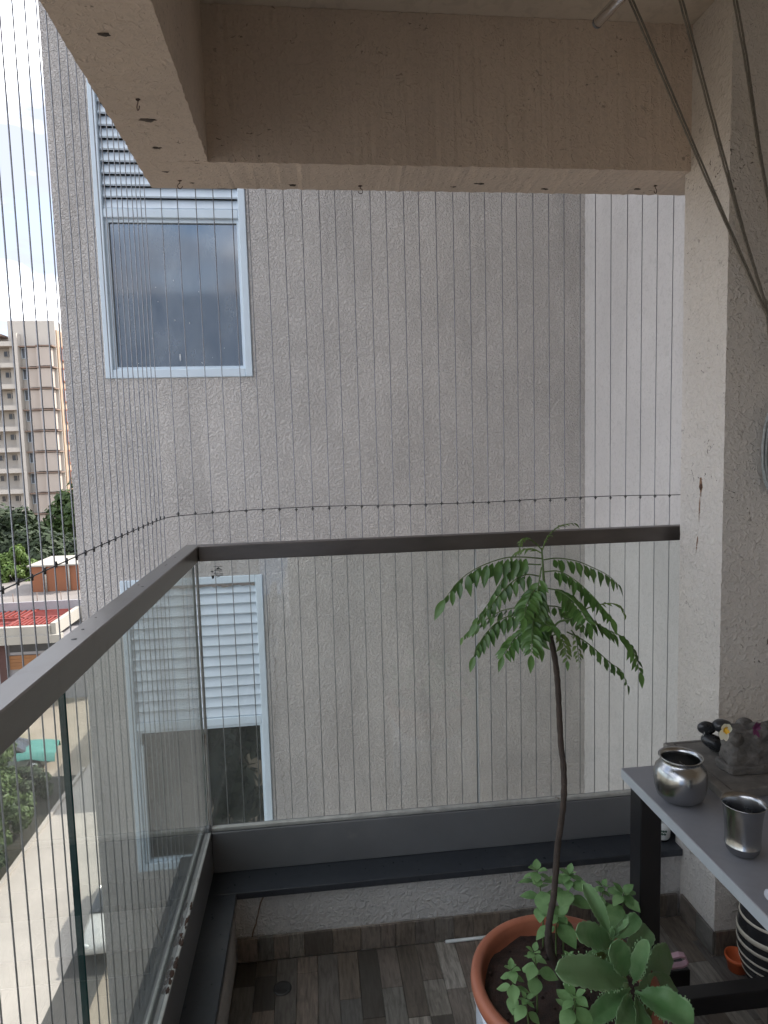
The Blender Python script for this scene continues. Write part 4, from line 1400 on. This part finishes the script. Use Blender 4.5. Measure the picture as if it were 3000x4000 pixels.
par_me = MB().box((-60, 99.9, -.32), (-41.06, 100.15, .32)).mesh('balcony_parapet', M['tower'])
slab_me = MB().box((-60, 100.16, -.36), (-41.06, 102.19, -.22)).mesh('balcony_floor', M['tower_tan'])
pan_a = MB().box((-39.35, 100.2, -1.3), (-37.95, 100.99, 1.3)).mesh('bay_panel', M['tower_tan'])
pan_b = MB().box((-37.9, 99.5, -1.3), (-36.1, 100.99, 1.3)).mesh('bay_panel', M['tower_tan'])
led_me = MB().box((-40.44, 99.95, -.08), (-37.92, 100.98, .08)).box((-37.92, 99.3, -.08), (-35.65, 100.98, .08)).mesh('ledge', M['ledge'])
win_a = MB().box((0, -.04, 0), (.06, .1, 1.45)).box((.9, -.04, 0), (.96, .1, 1.45)).box((.06, -.04, 0), (.9, .1, .06)).box((.06, -.04, 1.39), (.9, .1, 1.45)).box((.45, -.03, .06), (.51, .09, 1.39)).mesh('window', M['frame'])
pane_a = MB().box((.06, 0.02, .06), (.9, .05, 1.39)).mesh('pane', M['grey_win'])
win_s = MB().box((0, -.03, 0), (.05, .1, .85)).box((.55, -.03, 0), (.6, .1, .85)).box((.05, -.03, 0), (.55, .1, .05)).box((.05, -.03, .8), (.55, .1, .85)).mesh('window', M['tower'])
pane_s = MB().box((.05, 0, .05), (.55, .05, .8)).mesh('pane', M['dark_win'])
win_o = MB().box((-.05, 0, 0), (.2, .25, 2.0)).box((-.05, 1.75, 0), (.2, 2.0, 2.0)).box((-.05, .25, 0), (.2, 1.75, .2)).box((-.05, .25, 1.8), (.2, 1.75, 2.0)).mesh('window', M['orange_frame'])
pane_o = MB().box((0.01, .25, .2), (.08, 1.75, 1.8)).mesh('pane', M['dark_win'])
for k in range(9):
    z = 17.85 - 2.98 * k
    T_ = Matrix.Translation
    place('balcony_parapet', par_me, tw, T_((0, 0, z)))
    place('balcony_floor', slab_me, tw, T_((0, 0, z)))
    place('bay_panel', pan_a, tw, T_((0, 0, z - 1.85)))
    place('bay_panel', pan_b, tw, T_((0, 0, z - 1.85)))
    place('ledge', led_me, tw, T_((0, 0, z - .38)))
    f = place('window', win_a, tw, T_((-40.42, 100.9, z - 1.95)))
    place('pane', pane_a, f, T_((-40.42, 100.9, z - 1.95)))
    for xo in (-43.35, -42.75 + .35, -45.2, -47.4):
        f = place('window', win_s, tw, T_((xo if xo != -42.4 else -42.75, 102.1, z - 1.55)))
        place('pane', pane_s, f, T_((xo if xo != -42.4 else -42.75, 102.1, z - 1.55)))
    f = place('window', win_o, tw, T_((-35.54, 102.0, z - 2.2)))
    place('pane', pane_o, f, T_((-35.54, 102.0, z - 2.2)))

# ------------------------------------------------------------------ trees and shrubs
M['leaf_dark'] = leaf_mat('dark_foliage', (0.008, 0.017, 0.006), (0.024, 0.042, 0.012), 0.7, 0.12, 0.7, 0.0)
M['leaf_mid'] = leaf_mat('mid_foliage', (0.022, 0.05, 0.011), (0.06, 0.1, 0.022), 0.6, 0.22, 0.9, 0.0)
M['leaf_bright'] = leaf_mat('bright_foliage', (0.06, 0.12, 0.02), (0.13, 0.2, 0.045), 0.6, 0.3, 1.1, 0.0)
M['trunk'] = plain('tree_bark', (0.07, 0.055, 0.04), 0.95, 0, 0.3, 4)


def tree(name, label, loc, h, rx, rz, nclump, nleaf, ls, mat, seed, group, cat='tree', low=.3):
    r_ = random.Random(seed)
    t_ = thing(name, label, cat, loc, group)
    L_ = Vector(loc)
    tk = MB()
    fork = L_ + Vector((0, 0, h * low))
    tk.tube([L_ - Vector((0, 0, .1)), L_ + Vector((.05 * rx, 0, h * low * .5)), fork], [h * .035, h * .028, h * .024], 8)
    cr_ = MB()
    cen = L_ + Vector((0, 0, h - rz))
    for c_ in range(nclump):
        th, ph = math.acos(r_.uniform(-.75, 1)), r_.uniform(0, 6.283)
        q = r_.uniform(.45, .95)
        cp_ = cen + Vector((rx * q * math.sin(th) * math.cos(ph), rx * q * math.sin(th) * math.sin(ph), rz * q * math.cos(th)))
        if c_ % 3 == 0:
            mid_ = fork.lerp(cp_, .5) + Vector((r_.uniform(-.1, .1) * rx, r_.uniform(-.1, .1) * rx, .05 * h))
            tk.tube([fork, mid_, cp_], [h * .015, h * .009, h * .003], 5)
        cr = rx * r_.uniform(.2, .36)
        for k in range(nleaf):
            d = Vector((r_.gauss(0, 1), r_.gauss(0, 1), r_.gauss(0, 1))).normalized()
            p = cp_ + d * cr * r_.random() ** .45
            p.z = max(p.z, L_.z + .05)
            nr = (d + Vector((r_.uniform(-.8, .8), r_.uniform(-.8, .8), r_.uniform(-.2, .9)))).normalized()
            a_ = nr.orthogonal().normalized()
            b_ = nr.cross(a_)
            an = r_.uniform(0, 6.283)
            u_ = (a_ * math.cos(an) + b_ * math.sin(an)) * ls * r_.uniform(.6, 1.2)
            v_ = (b_ * math.cos(an) - a_ * math.sin(an)) * ls * .5 * r_.uniform(.6, 1.2)
            cr_.add([p - u_, p + v_ * .9 - u_ * .1, p + u_, p - v_ * .9 - u_ * .1], [(0, 1, 2, 3)])
    tk.build('trunk', M['trunk'], t_)
    cr_.build('crown', mat, t_)
    return t_


GT = 'trees behind the terrace house'
tree('tree', 'dark broad tree in front of the apartment tower, left of the others', (-35.5, 78, GZ), 9.6, 5.5, 4.4, 50, 230, .48, M['leaf_dark'], 1, GT)
tree('tree', 'tall mid green tree beside the wall edge, its crown lit on top', (-26.0, 82, GZ), 12.2, 5.2, 5.2, 50, 230, .48, M['leaf_mid'], 2, GT)
tree('tree', 'dark tree close behind the orange stair block', (-26.5, 68, GZ), 7.6, 4.8, 3.6, 46, 230, .44, M['leaf_dark'], 3, GT)
tree('tree', 'dark spreading tree at the far left behind the bright green bush', (-36.0, 70, GZ), 8.2, 5.2, 3.9, 46, 230, .44, M['leaf_dark'], 4, GT)
tree('bush', 'bright sunlit green tree left of the orange stair block', (-23.6, 55, GZ), 7.9, 1.75, 2.6, 40, 190, .17, M['leaf_bright'], 5, None, 'tree', .5)
tree('bush', 'lower bright green bush at the left edge of the terrace', (-25.4, 53.5, GZ), 5.6, 1.5, 2.2, 30, 170, .15, M['leaf_bright'], 6, None, 'tree', .45)
GS = 'shrubs along the driveway'
tree('shrub', 'leafy green shrub beside the driveway, furthest along the bed', (-13.5, 27.2, GZ), 3.3, 1.25, 1.6, 36, 190, .13, M['leaf_mid'], 7, GS, 'shrub', .25)
tree('shrub', 'dark green shrub beside the driveway in the middle of the bed', (-12.75, 24.4, GZ), 2.9, 1.6, 1.4, 34, 180, .12, M['leaf_mid'], 8, GS, 'shrub', .25)
tree('shrub', 'dark shrub beside the driveway nearest the bottom of the photo', (-12.4, 21.8, GZ), 2.1, 1.3, 1.0, 30, 170, .11, M['leaf_dark'], 9, GS, 'shrub', .25)
tree('shrub', 'low dark shrub at the far end of the driveway bed below the parked car', (-12.6, 28.6, GZ), 1.2, 1.0, .6, 26, 170, .12, M['leaf_dark'], 10, GS, 'shrub', .25)
tree('shrub', 'round green shrub close to the kerb between the two taller driveway shrubs', (-11.95, 25.9, GZ), 1.6, .85, .8, 22, 170, .10, M['leaf_mid'], 11, GS, 'shrub', .25)
tree('shrub', 'low dark shrub hugging the driveway kerb near the left edge of the photo', (-11.8, 23.2, GZ), 1.2, .8, .6, 20, 160, .09, M['leaf_dark'], 12, GS, 'shrub', .25)
GR = 'trees mirrored in the lower window pane'
for k, (xx, yy) in enumerate(((-4.2, -17.5), (-7.4, -17.0), (-5.6, -22.5))):
    tree('tree', 'driveway tree behind the camera, mirrored darkly in the lower window pane', (xx, yy, GZ), 9.5 + k % 2, 2.9, 4.9, 36, 150, .34, M['leaf_dark'], 20 + k, GR, 'tree', .12)
M['blue_shade'] = plain('blue_shade_paint', (0.19, 0.27, 0.41), 0.6, 0, 0.12, 0.4)  # bluish shade of the mirrored block put into its base colour
MB().box((-34, -56, GZ), (-1, -50, 15)).build('rear_apartment_block', M['blue_shade'], label='apartment block behind the camera mirrored faintly in the upper window pane', category='building')

# ------------------------------------------------------------------ terrace house beyond the driveway
M['house_orange'] = plain('orange_paint', (0.24, 0.092, 0.043), 0.85, 0, 0.1, 0.5)
M['house_cream'] = plain('cream_paint', (0.33, 0.31, 0.27), 0.85, 0, 0.06, 0.8)
M['house_grey'] = plain('grey_parapet_paint', (0.3, 0.29, 0.3), 0.85, 0, 0.08, 0.8)
M['terrace'] = plain('terrace_tile', (0.19, 0.17, 0.155), 0.85, 0, 0.15, 0.6)
M['red'] = plain('red_oxide_steel', (0.2, 0.035, 0.026), 0.6, 0, 0.12, 1.5)
M['brown'] = plain('dark_brown_wall', (0.08, 0.04, 0.035), 0.8, 0, 0.15, 1)
M['wood'] = plain('orange_wood', (0.27, 0.125, 0.05), 0.6, 0, 0.2, 3, stretch=(0.4, 1, 6))
hs = thing('terrace_house', 'low house with a flat terrace, orange stair block and red slatted pergola', 'building', (-20, 46, GZ))
MB().box((-34, 44.62, GZ), (-13, 62, -8.02)).build('wall', M['house_cream'], hs)
MB().box((-34, 44.62, -8.018), (-13, 62, -7.97)).build('terrace_floor', M['terrace'], hs)
MB().box((-34, 44.45, -8.6), (-13, 44.6, -7.72)).build('parapet', M['house_grey'], hs)
sb_ = MB().box((-20.2, 49, -7.96), (-16.85, 53.2, -6.12)).build('stair_block', M['house_orange'], hs)
MB().box((-20.35, 48.85, -6.118), (-16.7, 53.35, -6.02)).build('roof_slab', M['house_cream'], sb_)
for xx in (-19.15, -17.55):
    MB().tube([(xx, 48.93, -7.95), (xx, 48.93, -6.13)], .06, 8).build('pipe', M['house_cream'], sb_)
for xx in (-21.2, -19.7, -18.2, -16.7, -15.2):
    MB().tube([(xx, 44.9, -7.97), (xx, 44.9, -7.2)], .025, 6).build('terrace_post', M['ledge'], hs)
# red pergola on the lower roof
pg = MB().box((-18.14, 40.3, -8.38), (-17.96, 44.44, -8.2)).box((-34, 42.12, -8.38), (-15.62, 42.28, -8.2)).build('pergola_frame', M['red'], hs)
sl_me = MB().box((-.05, 0, 0), (.05, 1.78, .09)).mesh('slat', M['red'])
for k in range(9):
    place('slat', sl_me, pg, Matrix.Translation((-17.8 + .27 * k, 40.32, -8.3)))
for k in range(8):
    place('slat', sl_me, pg, Matrix.Translation((-18.4 - .33 * k, 42.6, -8.3)))
rl_me = MB().box((-17.95, 0, 0), (-15.65, .1, .07)).mesh('slat', M['red'])
for k in range(6):
    place('slat', rl_me, pg, Matrix.Translation((0, 42.4 + .34 * k, -8.3)))
MB().box((-34, 40.3, -8.62), (-15.62, 44.44, -8.52)).build('roof_deck', M['red'], hs)
MB().box((-15.6, 40.0, -8.85), (-15.3, 44.44, -8.12)).build('side_parapet', M['house_cream'], hs)
MB().box((-34, 39.9, -8.78), (-15.61, 40.28, -8.25)).box((-34, 39.78, -9.25), (-15.0, 40.28, -8.781)).build('fascia', M['house_cream'], hs)
MB().box((-34, 40.8, GZ), (-13, 44.6, -9.26)).build('lower_wall', M['house_grey'], hs)
MB().box((-18.85, 40.5, GZ), (-18.45, 40.79, -9.26)).build('pillar', M['brown'], hs)
wf = MB().box((-18.3, 40.70, -10.1), (-15.4, 40.79, -9.95)).box((-18.3, 40.70, -9.45), (-15.4, 40.79, -9.36)).build('window', M['house_grey'], hs)
MB().box((-18.3, 40.72, -9.95), (-15.4, 40.78, -9.45)).build('pane', M['dark_win'], wf)
for k in range(4):
    MB().box((-18.35, 40.70, -11.0 + .21 * k), (-15.4, 40.79, -10.8 + .21 * k)).build('wood_board', M['wood'], hs)

sh = thing('added_shade_house', 'unseen low house added behind the neighbouring wall to shade the driveway', 'building', (-1, 36, GZ))  # unseen volume added for the shade it casts over the driveway
MB().box((-6.6, 30.2, GZ), (6, 43, GZ + 6.0)).build('wall', M['house_cream'], sh)
MB().box((-6.7, 30.1, GZ + 6.002), (6.1, 43.1, GZ + 6.15)).build('roof', M['terrace'], sh)

# ------------------------------------------------------------------ cars on the ground
M['car_white'] = plain('silver_white_paint', (0.6, 0.58, 0.54), 0.22, 0.2, 0.02, 1, coat=0.6)
M['mint'] = plain('mint_cloth', (0.06, 0.2, 0.175), 0.8, 0, 0.06, 2)
M['olive_paint'] = plain('grey_olive_paint', (0.22, 0.25, 0.22), 0.3, 0.2, 0.03, 1, coat=0.4)
M['tyre'] = plain('tyre_rubber', (0.02, 0.02, 0.02), 0.8, 0, 0.2, 10)
M['lamp_red'] = plain('tail_lamp', (0.35, 0.02, 0.015), 0.25, 0, 0.1, 10)


def car(label, loc, rz, paint, cover=None):
    c_ = thing('parked_car', label, 'car', loc)
    W_ = Matrix.Translation(Vector(loc)) @ Matrix.Rotation(rz, 4, 'Z')
    # length along X
    sec = [(-2.02, .42, .72, .66), (-1.95, .32, .86, .76), (-1.5, .26, .95, .84), (-.8, .24, .96, .86), (0, .24, .95, .86), (.8, .24, .93, .86), (1.5, .27, .84, .82), (1.9, .33, .70, .72), (2.0, .42, .58, .6)]
    vs, fs = [], []
    for (x_, z0, z1, hw) in sec:
        h = z1 - z0
        vs += [(x_, -hw * .93, z0), (x_, -hw, z0 + h * .4), (x_, -hw * .96, z0 + h * .8), (x_, -hw * .82, z1), (x_, 0, z1 + .02), (x_, hw * .82, z1), (x_, hw * .96, z0 + h * .8), (x_, hw, z0 + h * .4), (x_, hw * .93, z0)]
    m = 9
    for i in range(len(sec) - 1):
        for k in range(m):
            k2 = (k + 1) % m
            fs.append((i * m + k, (i + 1) * m + k, (i + 1) * m + k2, i * m + k2))
    fs += [tuple(range(m)), tuple(range((len(sec) - 1) * m, len(sec) * m))[::-1]]
    MB().add(vs, fs, 0, True).build('body', paint, c_, W_)

    def cab(s, z0, z1, grow, mat, nm, par=c_):
        q = []
        for (x_, hw, z_) in ((-1.75, .80, z0), (-1.25, .62, z1 - .05), (-.6, .60, z1), (.15, .60, z1 - .02), (.95, .80, z0)):
            q.append((x_ * s, hw + grow, z_ + grow))
        v_, f_ = [], []
        for (x_, hw, z_) in q:
            v_ += [(x_, -hw, z_), (x_, -hw * .6, z_ + .03), (x_, hw * .6, z_ + .03), (x_, hw, z_)]
        for i in range(4):
            for k in range(3):
                f_.append((i * 4 + k, (i + 1) * 4 + k, (i + 1) * 4 + k + 1, i * 4 + k + 1))
        f_ += [(0, 4, 8, 12, 16), (19, 15, 11, 7, 3), (0, 16, 19, 3)]
        return MB().add(v_, f_, 0, True).build(nm, mat, par, W_)
    gh = cab(1.0, .93, 1.42, 0, M['dark_win'], 'windows')
    rf = [(-1.22, .60, 1.385), (-.6, .60, 1.435), (.12, .59, 1.415)]
    v_ = []
    for (x_, hw, z_) in rf:
        v_ += [(x_, -hw, z_), (x_, -hw * .5, z_ + .045), (x_, hw * .5, z_ + .045), (x_, hw, z_), (x_, -hw, z_ - .03), (x_, hw, z_ - .03)]
    f_ = []
    for i in range(2):
        a = i * 6
        f_ += [(a, a + 6, a + 7, a + 1), (a + 1, a + 7, a + 8, a + 2), (a + 2, a + 8, a + 9, a + 3), (a + 4, a + 10, a + 6, a), (a + 3, a + 9, a + 11, a + 5)]
    MB().add(v_, f_, 0, True).build('roof', paint, c_, W_)
    for sx_ in (-1.3, 1.25):
        for sy_ in (-.76, .76):
            wl_ = MB().tube([(sx_, sy_ - .1, .31), (sx_, sy_ + .1, .31)], .31, 18).build('wheel', M['tyre'], c_, W_)
            MB().tube([(sx_, sy_ - .105, .31), (sx_, sy_ + .105, .31)], .18, 14).build('rim', M['chrome'], wl_, W_)
    for sy_ in (-.62, .62):
        MB().blob((-2.0, sy_, .74), (.05, .13, .09), 7).build('tail_lamp', M['lamp_red'], c_, W_)
        MB().blob((1.93, sy_, .62), (.06, .14, .07), 7).build('headlight', M['ceramic'], c_, W_)
    MB().bbox((-2.07, -.62, .40), (-1.97, .62, .52), .02).build('bumper', paint, c_, W_)
    return c_


car('silver white car parked on the dark paving, mostly hidden behind the neighbouring wall', (-6.3, 20.35, GZ + .012), math.radians(-90), M['car_white'])
cv = car('olive car at the top of the driveway with a mint cloth over its front', (-14.7, 31.6, GZ), math.radians(12), M['olive_paint'])
b = MB()
vs, fs = [], []
NXc, NYc = 8, 10
for i in range(NXc + 1):
    for j in range(NYc + 1):
        x_, y_ = .55 + 1.6 * i / NXc, -.95 + 1.9 * j / NYc
        z_ = 1.0 - .25 * max(0, x_ - 1.1) - .55 * max(0, abs(y_) - .78) * 3 + .03 * math.sin(9 * y_ + 4 * x_)
        vs.append((x_, y_, max(.25, z_)))
for i in range(NXc):
    for j in range(NYc):
        a = i * (NYc + 1) + j
        fs.append((a, a + NYc + 1, a + NYc + 2, a + 1))
n0 = len(vs)
vs += [(x_, y_, z_ - .02) for (x_, y_, z_) in vs]
fs += [tuple(k + n0 for k in f[::-1]) for f in fs]
b.add(vs, fs, 0, True).build('cloth_cover', M['mint'], None, Matrix.Translation((-14.7, 31.6, GZ)) @ Matrix.Rotation(math.radians(12), 4, 'Z'),
                            label='mint green cloth spread over the bonnet of the olive car', category='cover')
